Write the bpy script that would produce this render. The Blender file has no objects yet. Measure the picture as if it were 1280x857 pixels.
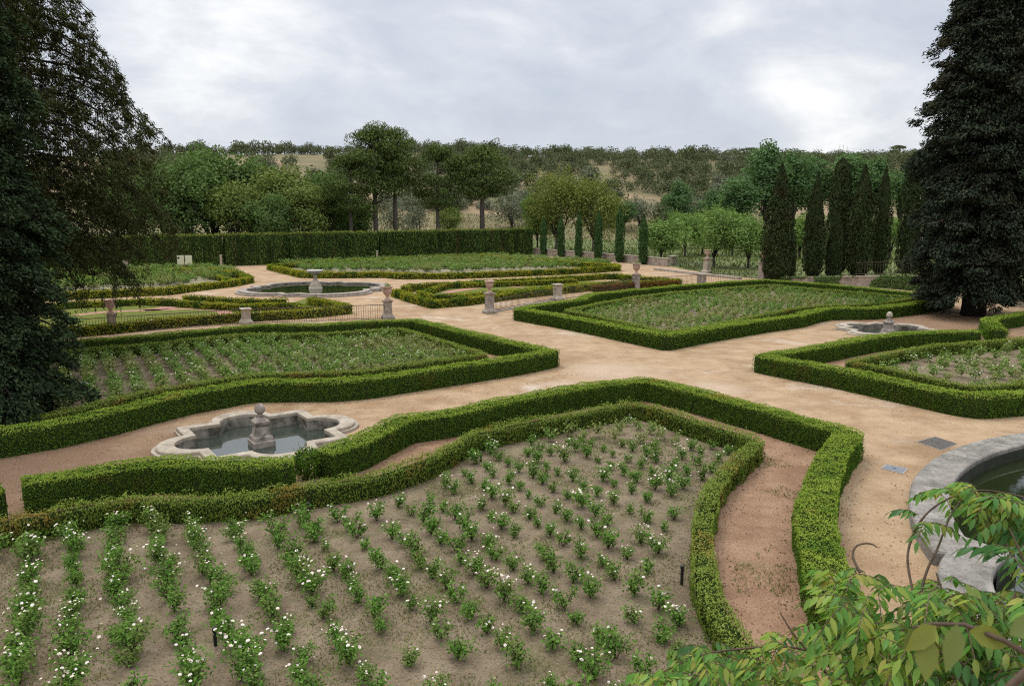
import bpy, bmesh, math, random
import numpy as np
from mathutils import Vector
from mathutils.geometry import tessellate_polygon

R = np.random.default_rng(7)
random.seed(7)
C = bpy.context.scene.collection
S = bpy.context.scene
PI = math.pi

# ------------------------------------------------------------------ camera model (photo pixels 1280x857 -> ground)
F, H = 976.0, 7.0
PH = math.atan((428.5 - 264) / F)

def ray(px, py):
    u, v = px - 640, 428.5 - py
    return np.array([u, F * math.cos(PH) + v * math.sin(PH), -F * math.sin(PH) + v * math.cos(PH)])

def P(px, py, z=0.0):
    d = ray(px, py)
    t = (z - H) / d[2]
    return np.array([d[0] * t, d[1] * t])

def PP(pts, z=0.0):
    return [P(a, b, z) for a, b in pts]

def at_y(px, py, Y):
    d = ray(px, py)
    t = Y / d[1]
    return np.array([d[0] * t, Y, H + d[2] * t])

def proj(p):
    x, y, z = p[0], p[1], p[2] - H
    f = y * math.cos(PH) - z * math.sin(PH)
    up = y * math.sin(PH) + z * math.cos(PH)
    return 640 + F * x / f, 428.5 - F * up / f

# ------------------------------------------------------------------ noise
def _hash(ix, iy, iz):
    h = (ix * 374761393 + iy * 668265263 + iz * 1274126177) & 0xffffffff
    h = ((h ^ (h >> 13)) * 1274126177) & 0xffffffff
    return ((h ^ (h >> 16)) & 0xffff) / 65535.0

def noise(p, s=1.0):
    p = np.asarray(p, float) * s + 1000.0
    i = np.floor(p).astype(np.int64)
    f = p - i
    f = f * f * (3 - 2 * f)
    r = 0
    for a in (0, 1):
        for b in (0, 1):
            for c in (0, 1):
                w = (f[:, 0] if a else 1 - f[:, 0]) * (f[:, 1] if b else 1 - f[:, 1]) * (f[:, 2] if c else 1 - f[:, 2])
                r = r + w * _hash(i[:, 0] + a, i[:, 1] + b, i[:, 2] + c)
    return r * 2 - 1

def nrm(v):
    return v / np.maximum(np.linalg.norm(v, axis=-1, keepdims=True), 1e-9)

# ------------------------------------------------------------------ mesh helpers
def mesh_np(name, V, Fq, mat=None, smooth=False, mats=None, midx=None):
    V = np.asarray(V, np.float32).reshape(-1, 3)
    Fq = np.asarray(Fq, np.int32)
    k = Fq.shape[1]
    me = bpy.data.meshes.new(name)
    me.vertices.add(len(V)); me.vertices.foreach_set('co', V.ravel())
    me.loops.add(Fq.size); me.loops.foreach_set('vertex_index', Fq.ravel())
    me.polygons.add(len(Fq)); me.polygons.foreach_set('loop_start', np.arange(0, Fq.size, k, dtype=np.int32))
    if smooth:
        me.polygons.foreach_set('use_smooth', np.ones(len(Fq), bool))
    for m in (mats or ([mat] if mat else [])):
        me.materials.append(m)
    if midx is not None:
        me.polygons.foreach_set('material_index', np.asarray(midx, np.int32))
    me.update(calc_edges=True)
    return me

class MB:
    """collects quads / tris into one mesh"""
    def __init__(s):
        s.v = []; s.f = []
    def add(s, vs, fs):
        o = len(s.v)
        s.v += [tuple(map(float, q)) for q in vs]
        s.f += [tuple(i + o for i in q) for q in fs]
    def box(s, c, d, rz=0.0):
        x, y, z = c; a, b, h = d[0] / 2, d[1] / 2, d[2]
        cs, sn = math.cos(rz), math.sin(rz)
        vs = []
        for zz in (0, h):
            for i, j in ((-a, -b), (a, -b), (a, b), (-a, b)):
                vs.append((x + i * cs - j * sn, y + i * sn + j * cs, z + zz))
        s.add(vs, [(3, 2, 1, 0), (4, 5, 6, 7), (0, 1, 5, 4), (1, 2, 6, 5), (2, 3, 7, 6), (3, 0, 4, 7)])
    def lathe(s, prof, c=(0, 0, 0), n=20, rz=0.0, sq=False):
        """prof [(r,z)]; sq = square section"""
        k = 4 if sq else n
        rr = math.sqrt(2) if sq else 1.0
        vs = []
        for r, z in prof:
            for i in range(k):
                a = rz + 2 * PI * i / k + (PI / 4 if sq else 0)
                vs.append((c[0] + r * rr * math.cos(a), c[1] + r * rr * math.sin(a), c[2] + z))
        fs = []
        for j in range(len(prof) - 1):
            for i in range(k):
                fs.append((j * k + i, j * k + (i + 1) % k, (j + 1) * k + (i + 1) % k, (j + 1) * k + i))
        fs.append(tuple(range(k))[::-1]); fs.append(tuple(range((len(prof) - 1) * k, len(prof) * k)))
        s.add(vs, fs)
    def tube(s, pts, rad, n=6):
        pts = [np.asarray(p, float) for p in pts]
        m = len(pts)
        rad = rad if hasattr(rad, '__len__') else [rad] * m
        vs = []
        for i, p in enumerate(pts):
            d = pts[min(i + 1, m - 1)] - pts[max(i - 1, 0)]
            d = d / (np.linalg.norm(d) + 1e-9)
            a = np.cross(d, (0.31, 0.2, 0.93) if abs(d[2]) < .9 else (1, 0, 0)); a /= np.linalg.norm(a) + 1e-9
            b = np.cross(d, a)
            for k in range(n):
                t = 2 * PI * k / n
                vs.append(p + rad[i] * (a * math.cos(t) + b * math.sin(t)))
        fs = []
        for i in range(m - 1):
            for k in range(n):
                fs.append((i * n + k, i * n + (k + 1) % n, (i + 1) * n + (k + 1) % n, (i + 1) * n + k))
        fs.append(tuple(range(n))[::-1]); fs.append(tuple(range((m - 1) * n, m * n)))
        s.add(vs, fs)
    def mesh(s, name, mat, smooth=False, loc=(0, 0, 0)):
        me = bpy.data.meshes.new(name)
        l = np.asarray(loc, float)
        me.from_pydata([tuple(np.asarray(q) - l) for q in s.v], [], s.f)
        if mat: me.materials.append(mat)
        if smooth:
            for p in me.polygons: p.use_smooth = True
        me.update()
        return me

def link(name, me, parent=None):
    o = bpy.data.objects.new(name, me); C.objects.link(o)
    if parent is not None: o.parent = parent
    return o

def tag(o, label, cat, group=None):
    o['label'] = label; o['category'] = cat
    if group: o['group'] = group
    return o

def thing(name, label, cat, loc=(0, 0, 0), rz=0.0, group=None):
    o = bpy.data.objects.new(name, None); C.objects.link(o)
    o.location = tuple(map(float, loc)); o.rotation_euler = (0, 0, rz)
    o.empty_display_size = .2
    return tag(o, label, cat, group)

def struct(name, me, kind='structure'):
    o = link(name, me); o['kind'] = kind
    return o

def dup(root, loc, rz=0.0, sc=1.0, label=None, group=None):
    r = root.copy(); C.objects.link(r)
    r.location = tuple(map(float, loc)); r.rotation_euler = (0, 0, rz)
    r.scale = (sc, sc, sc) if not hasattr(sc, '__len__') else sc
    if label: r['label'] = label
    if group: r['group'] = group
    for ch in list(root.children):
        c = ch.copy(); C.objects.link(c); c.parent = r
        for g in ch.children:
            d = g.copy(); C.objects.link(d); d.parent = c
    return r

# ------------------------------------------------------------------ materials
def lin(r, g, b):
    f = lambda c: (c / 255 / 12.92) if c / 255 <= .04045 else ((c / 255 + .055) / 1.055) ** 2.4
    return (f(r), f(g), f(b), 1)

def newmat(name):
    m = bpy.data.materials.new(name); m.use_nodes = True
    nt = m.node_tree
    for n in list(nt.nodes): nt.nodes.remove(n)
    out = nt.nodes.new('ShaderNodeOutputMaterial')
    return m, nt, out

def ramp(nt, fac, stops):
    r = nt.nodes.new('ShaderNodeValToRGB')
    el = r.color_ramp.elements
    while len(el) < len(stops): el.new(.5)
    for e, (p, c) in zip(el, stops):
        e.position = p; e.color = c if len(c) == 4 else (*c, 1)
    nt.links.new(fac, r.inputs['Fac'])
    return r.outputs['Color']

def noise_n(nt, scale, detail=4, rough=.6, coord='Object', vec=None, dist=0.0):
    n = nt.nodes.new('ShaderNodeTexNoise')
    n.inputs['Scale'].default_value = scale; n.inputs['Detail'].default_value = detail
    n.inputs['Roughness'].default_value = rough; n.inputs['Distortion'].default_value = dist
    if vec is None:
        g = nt.nodes.new('ShaderNodeTexCoord'); vec = g.outputs[coord]
    nt.links.new(vec, n.inputs['Vector'])
    return n.outputs['Fac']

def world_pos(nt):
    return nt.nodes.new('ShaderNodeNewGeometry').outputs['Position']

def mix(nt, fac, a, b, mode='MIX'):
    m = nt.nodes.new('ShaderNodeMix'); m.data_type = 'RGBA'; m.blend_type = mode
    for sock, val in ((m.inputs['Factor'], fac), (m.inputs['A'], a), (m.inputs['B'], b)):
        if hasattr(val, 'links'): nt.links.new(val, sock)
        elif isinstance(val, (int, float)): sock.default_value = val
        else: sock.default_value = val if len(val) == 4 else (*val, 1)
    return m.outputs['Result']

def leafmat(name, cols, patch=None, pscale=.8, plo=.55, phi=.7, trans=.22, gloss=.0, rough=.5, vst=1.0):
    """leaf cards: each leaf its own shade, plus broad patches of another pigment"""
    m, nt, out = newmat(name)
    g = nt.nodes.new('ShaderNodeNewGeometry')
    col = ramp(nt, g.outputs['Random Per Island'], [(i / max(1, len(cols) - 1), c) for i, c in enumerate(cols)])
    if patch:
        for pc, sc, lo, hi in (patch if isinstance(patch, list) else [(patch, pscale, plo, phi)]):
            vm = nt.nodes.new('ShaderNodeVectorMath'); vm.operation = 'MULTIPLY'; vm.inputs[1].default_value = (1, 1, vst); nt.links.new(g.outputs['Position'], vm.inputs[0])
            n = noise_n(nt, sc, 3, .6, vec=vm.outputs[0])
            f = ramp(nt, n, [(lo, (0, 0, 0)), (hi, (1, 1, 1))])
            col = mix(nt, f, col, pc)
    d = nt.nodes.new('ShaderNodeBsdfDiffuse'); t = nt.nodes.new('ShaderNodeBsdfTranslucent')
    nt.links.new(col, d.inputs['Color'])
    tc = mix(nt, 1.0, col, (1.15, 1.2, .6), 'MULTIPLY')
    nt.links.new(tc, t.inputs['Color'])
    ms = nt.nodes.new('ShaderNodeMixShader'); ms.inputs[0].default_value = trans
    nt.links.new(d.outputs[0], ms.inputs[1]); nt.links.new(t.outputs[0], ms.inputs[2])
    o = ms.outputs[0]
    if gloss:
        gl = nt.nodes.new('ShaderNodeBsdfGlossy'); gl.inputs['Roughness'].default_value = rough
        gl.inputs['Color'].default_value = (1, 1, 1, 1)
        m2 = nt.nodes.new('ShaderNodeMixShader'); m2.inputs[0].default_value = gloss
        nt.links.new(o, m2.inputs[1]); nt.links.new(gl.outputs[0], m2.inputs[2]); o = m2.outputs[0]
    nt.links.new(o, out.inputs['Surface'])
    return m

def rockmat(name, stops, scale=6.0, rough=.85, bump=.3, bscale=40.0, extra=None, world=True, spec=.3, bdist=.02):
    """rough mineral surface: noise ramp over world position, optional extra (color, scale, lo, hi) layers"""
    m, nt, out = newmat(name)
    b = nt.nodes.new('ShaderNodeBsdfPrincipled')
    v = world_pos(nt)
    if not world:
        v = nt.nodes.new('ShaderNodeTexCoord').outputs['Object']
    col = ramp(nt, noise_n(nt, scale, 6, .65, vec=v), stops)
    for c, sc, lo, hi, amt in (extra or []):
        f = ramp(nt, noise_n(nt, sc, 5, .6, vec=v), [(lo, (0, 0, 0)), (hi, (amt, amt, amt))])
        col = mix(nt, f, col, c)
    nt.links.new(col, b.inputs['Base Color'])
    b.inputs['Roughness'].default_value = rough
    b.inputs['Specular IOR Level'].default_value = spec
    if bump:
        bp = nt.nodes.new('ShaderNodeBump'); bp.inputs['Strength'].default_value = bump; bp.inputs['Distance'].default_value = bdist
        nt.links.new(noise_n(nt, bscale, 5, .7, vec=v), bp.inputs['Height'])
        nt.links.new(bp.outputs[0], b.inputs['Normal'])
    nt.links.new(b.outputs[0], out.inputs['Surface'])
    return m

M = {}
def groundmat(name, stops, scale, extra, spots, speck, bump=.8):
    """earth: noise ramp, broad stains, tints around given places (damp, litter, painted tree shade), and grit of light and dark grains"""
    m, nt, out = newmat(name)
    b = nt.nodes.new('ShaderNodeBsdfPrincipled'); v = world_pos(nt)
    col = ramp(nt, noise_n(nt, scale, 7, .65, vec=v), stops)
    for c, sc, lo, hi, amt in extra:
        f = ramp(nt, noise_n(nt, sc, 6, .65, vec=v, dist=.5), [(lo, (0, 0, 0)), (hi, (amt, amt, amt))])
        col = mix(nt, f, col, c)
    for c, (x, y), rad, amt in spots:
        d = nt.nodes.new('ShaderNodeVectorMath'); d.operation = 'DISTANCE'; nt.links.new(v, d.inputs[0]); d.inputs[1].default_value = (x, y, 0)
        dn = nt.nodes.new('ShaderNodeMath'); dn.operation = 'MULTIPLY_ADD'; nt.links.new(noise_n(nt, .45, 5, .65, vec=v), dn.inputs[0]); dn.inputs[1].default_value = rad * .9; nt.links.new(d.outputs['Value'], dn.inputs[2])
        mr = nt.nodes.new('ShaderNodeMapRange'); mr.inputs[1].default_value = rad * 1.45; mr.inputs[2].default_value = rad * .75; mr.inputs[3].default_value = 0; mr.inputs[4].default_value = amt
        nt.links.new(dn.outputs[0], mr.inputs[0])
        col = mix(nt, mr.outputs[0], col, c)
    for c, sc, lo, hi, amt in speck:
        f = ramp(nt, noise_n(nt, sc, 2, .5, vec=v), [(lo, (0, 0, 0)), (hi, (amt, amt, amt))])
        col = mix(nt, f, col, c)
    nt.links.new(col, b.inputs['Base Color']); b.inputs['Roughness'].default_value = .92; b.inputs['Specular IOR Level'].default_value = .2
    bp = nt.nodes.new('ShaderNodeBump'); bp.inputs['Strength'].default_value = bump; bp.inputs['Distance'].default_value = .03
    nt.links.new(noise_n(nt, 16, 6, .75, vec=v), bp.inputs['Height']); nt.links.new(bp.outputs[0], b.inputs['Normal'])
    nt.links.new(b.outputs[0], out.inputs['Surface'])
    return m
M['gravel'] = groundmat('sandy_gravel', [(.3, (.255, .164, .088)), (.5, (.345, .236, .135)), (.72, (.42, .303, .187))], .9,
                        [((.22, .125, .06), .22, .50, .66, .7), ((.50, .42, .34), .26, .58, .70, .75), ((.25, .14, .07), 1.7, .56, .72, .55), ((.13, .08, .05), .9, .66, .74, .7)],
                        [((.165, .095, .055), (-14, 22), 8.0, .85), ((.185, .105, .06), (27, 49), 9.0, .8), ((.20, .12, .06), (12.5, 22.3), 1.6, .7), ((.46, .36, .27), (4.5, 34), 2.6, .5), ((.46, .36, .27), (8.2, 30.5), 1.6, .5)],  # first spot: damp plus tree shade painted into the left path gravel
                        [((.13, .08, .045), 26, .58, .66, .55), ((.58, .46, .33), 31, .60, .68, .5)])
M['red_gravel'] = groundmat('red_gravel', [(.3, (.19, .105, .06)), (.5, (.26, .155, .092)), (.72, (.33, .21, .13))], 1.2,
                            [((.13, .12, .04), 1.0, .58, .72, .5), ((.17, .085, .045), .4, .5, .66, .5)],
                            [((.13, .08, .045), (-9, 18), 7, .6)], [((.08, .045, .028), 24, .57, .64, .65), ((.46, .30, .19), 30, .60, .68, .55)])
M['soil'] = groundmat('bed_soil', [(.3, (.125, .092, .055)), (.5, (.188, .142, .088)), (.72, (.255, .20, .13))], 1.1,
                      [((.10, .105, .035), .7, .52, .68, .6), ((.095, .10, .036), 4.5, .54, .66, .5), ((.31, .245, .185), 1.5, .60, .74, .55)],
                      [], [((.07, .05, .035), 20, .56, .64, .6), ((.36, .28, .2), 26, .62, .70, .4)], 1.0)
M['soil_far'] = rockmat('far_bed_soil', [(.3, (.14, .13, .07)), (.5, (.20, .175, .10)), (.72, (.27, .23, .15))], 1.3, .95, .6, 20)
M['lawn'] = rockmat('lawn_turf', [(.3, (.085, .10, .024)), (.5, (.12, .135, .034)), (.72, (.165, .165, .055))], 2.0, 1.0, .6, 40, spec=0.0,
                    extra=[((.19, .16, .09), .7, .58, .74, .5)])
M['brick_path'] = rockmat('red_brick_grit', [(.3, (.25, .12, .08)), (.7, (.36, .2, .14))], 3, .9, .3)
M['terrain'] = rockmat('dry_grass_terrain', [(.3, (.085, .085, .035)), (.5, (.14, .115, .052)), (.72, (.20, .15, .08))], .035, .95, .5, 3,
                       extra=[((.27, .18, .105), .03, .50, .64, .85), ((.10, .12, .04), .08, .56, .68, .6), ((.09, .12, .035), .6, .55, .7, .4)], bdist=.1)
M['grass'] = rockmat('orchard_grass', [(.3, (.06, .085, .022)), (.5, (.095, .12, .034)), (.72, (.16, .16, .055))], .25, .95, .5, 8,
                     extra=[((.2, .18, .08), .07, .52, .68, .6)], bdist=.06)
M['stone'] = rockmat('pale_limestone', [(.3, (.23, .19, .14)), (.5, (.345, .29, .22)), (.7, (.44, .38, .30))], 3, .8, .35, 30,
                     extra=[((.16, .13, .10), 1.6, .56, .74, .7), ((.09, .08, .065), 9, .62, .76, .6)])
M['stone_dirty'] = rockmat('weathered_stone', [(.3, (.18, .145, .115)), (.5, (.28, .235, .19)), (.7, (.38, .33, .28))], 5, .85, .45, 30,
                           extra=[((.07, .055, .045), 4, .52, .68, .8), ((.32, .23, .12), 3, .6, .75, .5)])
M['granite'] = rockmat('grey_granite', [(.3, (.13, .117, .098)), (.5, (.215, .197, .168)), (.7, (.305, .283, .245))], 2.4, .92, .7, 26, spec=.1,
                       extra=[((.075, .07, .06), 1.3, .52, .68, .7), ((.36, .345, .32), 5, .58, .72, .5), ((.05, .05, .042), 14, .58, .68, .7), ((.40, .39, .36), 22, .62, .70, .5), ((.12, .13, .06), 2.0, .62, .74, .5)])
M['pink_stone'] = rockmat('pink_terracotta_stone', [(.3, (.28, .17, .12)), (.5, (.42, .29, .22)), (.7, (.52, .40, .33))], 6, .85, .3, 30,
                          extra=[((.10, .075, .06), 5, .58, .74, .7)])
M['basin'] = rockmat('wet_basin_wall', [(.3, (.10, .085, .06)), (.5, (.19, .165, .13)), (.7, (.30, .27, .22))], 3, .7, .3, 25,
                     extra=[((.03, .03, .018), 1.8, .48, .62, .8)])
M['basin_dark'] = rockmat('algae_basin', [(.3, (.012, .015, .008)), (.7, (.03, .034, .018))], 3, .9, 0)
M['wallstone'] = rockmat('rubble_wall', [(.3, (.20, .16, .12)), (.5, (.32, .26, .20)), (.7, (.42, .36, .29))], 1.6, .9, .6, 8,
                         extra=[((.10, .09, .06), 1.0, .52, .68, .7)], bdist=.05)
M['bark_black'] = rockmat('blackish_bark', [(.3, (.016, .012, .009)), (.7, (.04, .03, .024))], 6, .95, .8, 14, world=False, bdist=.04)
M['bark'] = rockmat('dark_bark', [(.3, (.035, .027, .02)), (.7, (.09, .07, .055))], 6, .95, .8, 14, world=False, bdist=.04)
M['pinebark'] = rockmat('pine_bark', [(.3, (.07, .055, .045)), (.7, (.16, .13, .11))], 4, .95, .8, 10, world=False, bdist=.04)
M['iron'] = rockmat('rusty_iron', [(.3, (.035, .026, .022)), (.7, (.085, .055, .04))], 20, .6, 0)
M['black'] = rockmat('black_plastic', [(.3, (.012, .012, .012)), (.7, (.02, .02, .02))], 10, .45, 0)
M['lidm'] = rockmat('cast_iron_lid', [(.3, (.05, .042, .036)), (.7, (.10, .085, .07))], 12, .55, .6, 90)
M['lidg'] = rockmat('grey_steel_lid', [(.3, (.13, .14, .15)), (.7, (.20, .21, .22))], 12, .45, .4, 90)
M['lidframe'] = rockmat('concrete_frame', [(.3, (.24, .20, .16)), (.7, (.34, .29, .24))], 8, .85, .3)
M['cream'] = rockmat('cream_board', [(.3, (.50, .46, .30)), (.7, (.62, .58, .40))], 3, .6, 0)
M['white'] = rockmat('white_metal', [(.3, (.5, .5, .5)), (.7, (.6, .6, .6))], 3, .6, 0)
M['marble'] = rockmat('white_marble', [(.3, (.33, .31, .28)), (.7, (.48, .46, .42))], 4, .6, .2, 20, extra=[((.22, .19, .15), 3, .58, .74, .7)])

def water_mat(name, col):
    m, nt, out = newmat(name)
    b = nt.nodes.new('ShaderNodeBsdfPrincipled')
    b.inputs['Base Color'].default_value = (*col, 1); b.inputs['Roughness'].default_value = .04
    b.inputs['IOR'].default_value = 1.5; b.inputs['Specular IOR Level'].default_value = 1.0
    bp = nt.nodes.new('ShaderNodeBump'); bp.inputs['Strength'].default_value = .06; bp.inputs['Distance'].default_value = .02
    nt.links.new(noise_n(nt, 3.5, 3, .5, vec=world_pos(nt)), bp.inputs['Height'])
    nt.links.new(bp.outputs[0], b.inputs['Normal'])
    nt.links.new(b.outputs[0], out.inputs['Surface'])
    return m
M['water'] = water_mat('still_water', (.035, .044, .034))
M['water_green'] = water_mat('green_water', (.016, .022, .008))

# foliage
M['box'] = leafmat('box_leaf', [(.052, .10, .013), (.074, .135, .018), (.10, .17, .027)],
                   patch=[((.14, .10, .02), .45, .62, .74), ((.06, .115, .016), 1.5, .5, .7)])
M['box_top'] = leafmat('box_new_growth_lit', [(.20, .275, .038), (.235, .31, .048), (.275, .345, .062)],  # fresh shoots, lightened further: sky light on hedge tops put into the colour
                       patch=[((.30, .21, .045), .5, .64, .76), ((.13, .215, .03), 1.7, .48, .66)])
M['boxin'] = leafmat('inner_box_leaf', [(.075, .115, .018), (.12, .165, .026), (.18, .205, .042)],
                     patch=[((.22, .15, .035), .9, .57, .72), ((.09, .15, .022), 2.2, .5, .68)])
M['boxin_top'] = leafmat('inner_box_new_growth_lit', [(.13, .19, .034), (.18, .24, .045), (.24, .27, .065)],  # new shoots plus the sky-lit tone of the tops, painted in
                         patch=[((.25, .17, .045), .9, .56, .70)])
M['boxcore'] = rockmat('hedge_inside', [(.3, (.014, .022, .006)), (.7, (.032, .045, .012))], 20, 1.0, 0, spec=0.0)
M['yellowbox'] = leafmat('golden_box_leaf', [(.16, .195, .02), (.255, .26, .028), (.36, .32, .045)],
                         patch=[((.25, .15, .035), .35, .55, .68), ((.075, .125, .018), .7, .48, .62)])
M['redshrub'] = leafmat('red_shrub_leaf', [(.15, .06, .02), (.22, .095, .028), (.12, .12, .028)])
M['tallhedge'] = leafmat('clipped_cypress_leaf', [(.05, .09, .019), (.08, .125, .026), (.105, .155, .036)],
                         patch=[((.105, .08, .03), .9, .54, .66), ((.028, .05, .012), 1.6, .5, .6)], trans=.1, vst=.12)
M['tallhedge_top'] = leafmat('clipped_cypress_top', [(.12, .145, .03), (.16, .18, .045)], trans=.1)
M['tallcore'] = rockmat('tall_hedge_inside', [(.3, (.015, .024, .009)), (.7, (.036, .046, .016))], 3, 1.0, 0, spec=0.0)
M['rose'] = leafmat('rose_leaf', [(.06, .135, .022), (.10, .19, .034), (.16, .245, .06)], patch=[((.13, .165, .045), .9, .5, .7)])
M['rosefar'] = leafmat('far_rose_leaf', [(.09, .165, .034), (.14, .22, .05), (.22, .29, .10)], patch=[((.21, .22, .08), .25, .48, .62)])
M['rosestem'] = rockmat('rose_stem', [(.3, (.05, .045, .02)), (.7, (.10, .085, .04))], 20, .9, 0)
M['petal'] = leafmat('rose_petal', [(.82, .62, .58), (.86, .78, .74), (.88, .86, .83)], trans=.25)
M['meadow'] = leafmat('meadow_blade', [(.06, .09, .022), (.09, .115, .03), (.13, .14, .045)])
M['weed'] = leafmat('weed_blade', [(.09, .115, .03), (.13, .15, .04), (.18, .19, .065)])
M['decid'] = leafmat('woodland_leaf', [(.085, .138, .042), (.11, .17, .055), (.15, .21, .078)])
M['decid2'] = leafmat('olive_woodland_leaf', [(.12, .16, .042), (.155, .195, .055), (.20, .24, .08)])
M['orchard'] = leafmat('orchard_leaf', [(.12, .188, .05), (.15, .228, .064), (.195, .275, .09)])
M['poplar'] = leafmat('poplar_leaf', [(.08, .142, .056), (.105, .175, .07), (.14, .215, .095)])
M['willow'] = leafmat('willow_leaf', [(.125, .15, .035), (.165, .19, .045), (.22, .235, .075)])
M['pine'] = leafmat('pine_needle', [(.062, .092, .026), (.088, .122, .036), (.125, .16, .05)], trans=.08)
M['oak'] = leafmat('holm_oak_leaf', [(.078, .094, .046), (.105, .122, .06), (.14, .155, .082)], trans=.08)
M['olive'] = leafmat('olive_leaf', [(.11, .125, .08), (.15, .165, .105), (.20, .21, .14)], trans=.08)
M['cypress'] = leafmat('cypress_leaf', [(.024, .035, .015), (.036, .05, .02), (.058, .072, .029)], patch=[((.036, .032, .015), .6, .5, .7)], trans=.05)
M['cypress_green'] = leafmat('young_cypress_leaf', [(.035, .075, .022), (.05, .098, .03), (.07, .12, .04)], trans=.08)
M['fir'] = leafmat('dark_fir_needle', [(.017, .025, .017), (.032, .043, .027), (.062, .074, .045)], patch=[((.046, .044, .026), .35, .54, .7)], trans=.05)
M['yew'] = leafmat('dark_yew_needle', [(.019, .033, .016), (.033, .052, .023), (.058, .08, .038)], trans=.05)
M['cedar'] = leafmat('drooping_cedar_needle', [(.034, .042, .016), (.056, .064, .024), (.085, .092, .037)], patch=[((.062, .05, .022), .3, .54, .7)], trans=.1)
M['vine'] = leafmat('wisteria_leaf', [(.06, .155, .023), (.10, .22, .034), (.185, .275, .042), (.26, .25, .05)], patch=[((.035, .105, .022), 2.6, .50, .64)], trans=.25, gloss=.012, rough=.35)
M['vine_near'] = leafmat('wisteria_close_leaf', [(.11, .14, .03), (.21, .215, .035), (.15, .19, .06)], trans=.3, gloss=.015)
M['vinestem'] = rockmat('vine_stem', [(.3, (.05, .032, .02)), (.7, (.12, .08, .05))], 20, .8, 0)

# ------------------------------------------------------------------ leaf cards
def kites(c, n, L, W, axis=None, jit=.7, rng=R):
    """kite-shaped leaves at points c with surface normal n"""
    m = len(c)
    n = nrm(n + jit * rng.normal(size=(m, 3)))
    t = rng.normal(size=(m, 3)) if axis is None else axis + .35 * rng.normal(size=(m, 3))
    t = nrm(t - n * np.sum(t * n, 1, keepdims=True))
    b = np.cross(n, t)
    L = (L * rng.uniform(.7, 1.3, m))[:, None]; W = (W * rng.uniform(.7, 1.3, m))[:, None]
    V = np.stack([c - t * L / 2, c + b * W / 2 + t * L * .05, c + t * L / 2, c - b * W / 2 + t * L * .05], 1).reshape(-1, 3)
    return V, np.arange(4 * m).reshape(m, 4)

def join_np(parts):
    V, Fq, o = [], [], 0
    for v, f in parts:
        V.append(v); Fq.append(f + o); o += len(v)
    return np.concatenate(V), np.concatenate(Fq)

# ------------------------------------------------------------------ polylines and hedges
def resample(pts, step=.3):
    out = []
    for a, b in zip(pts[:-1], pts[1:]):
        a, b = np.asarray(a, float), np.asarray(b, float)
        k = max(1, int(round(np.linalg.norm(b - a) / step)))
        for i in range(k): out.append(a + (b - a) * i / k)
    out.append(np.asarray(pts[-1], float))
    return np.array(out)

def chaikin(p, k=1):
    for _ in range(k):
        q = np.empty((2 * len(p), 2)); q[0] = p[0]; q[-1] = p[-1]
        a, b = p[:-1], p[1:]
        q[1:-1:2] = a * .75 + b * .25; q[2:-1:2] = a * .25 + b * .75
        p = q
    return p

def miters(p):
    d = nrm(p[1:] - p[:-1])
    n = np.stack([-d[:, 1], d[:, 0]], 1)
    m = np.empty_like(p)
    m[0] = n[0]; m[-1] = n[-1]
    s = nrm(n[:-1] + n[1:])
    c = np.maximum(np.sum(s * n[1:], 1), .45)
    m[1:-1] = s / c[:, None]
    return m

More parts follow.
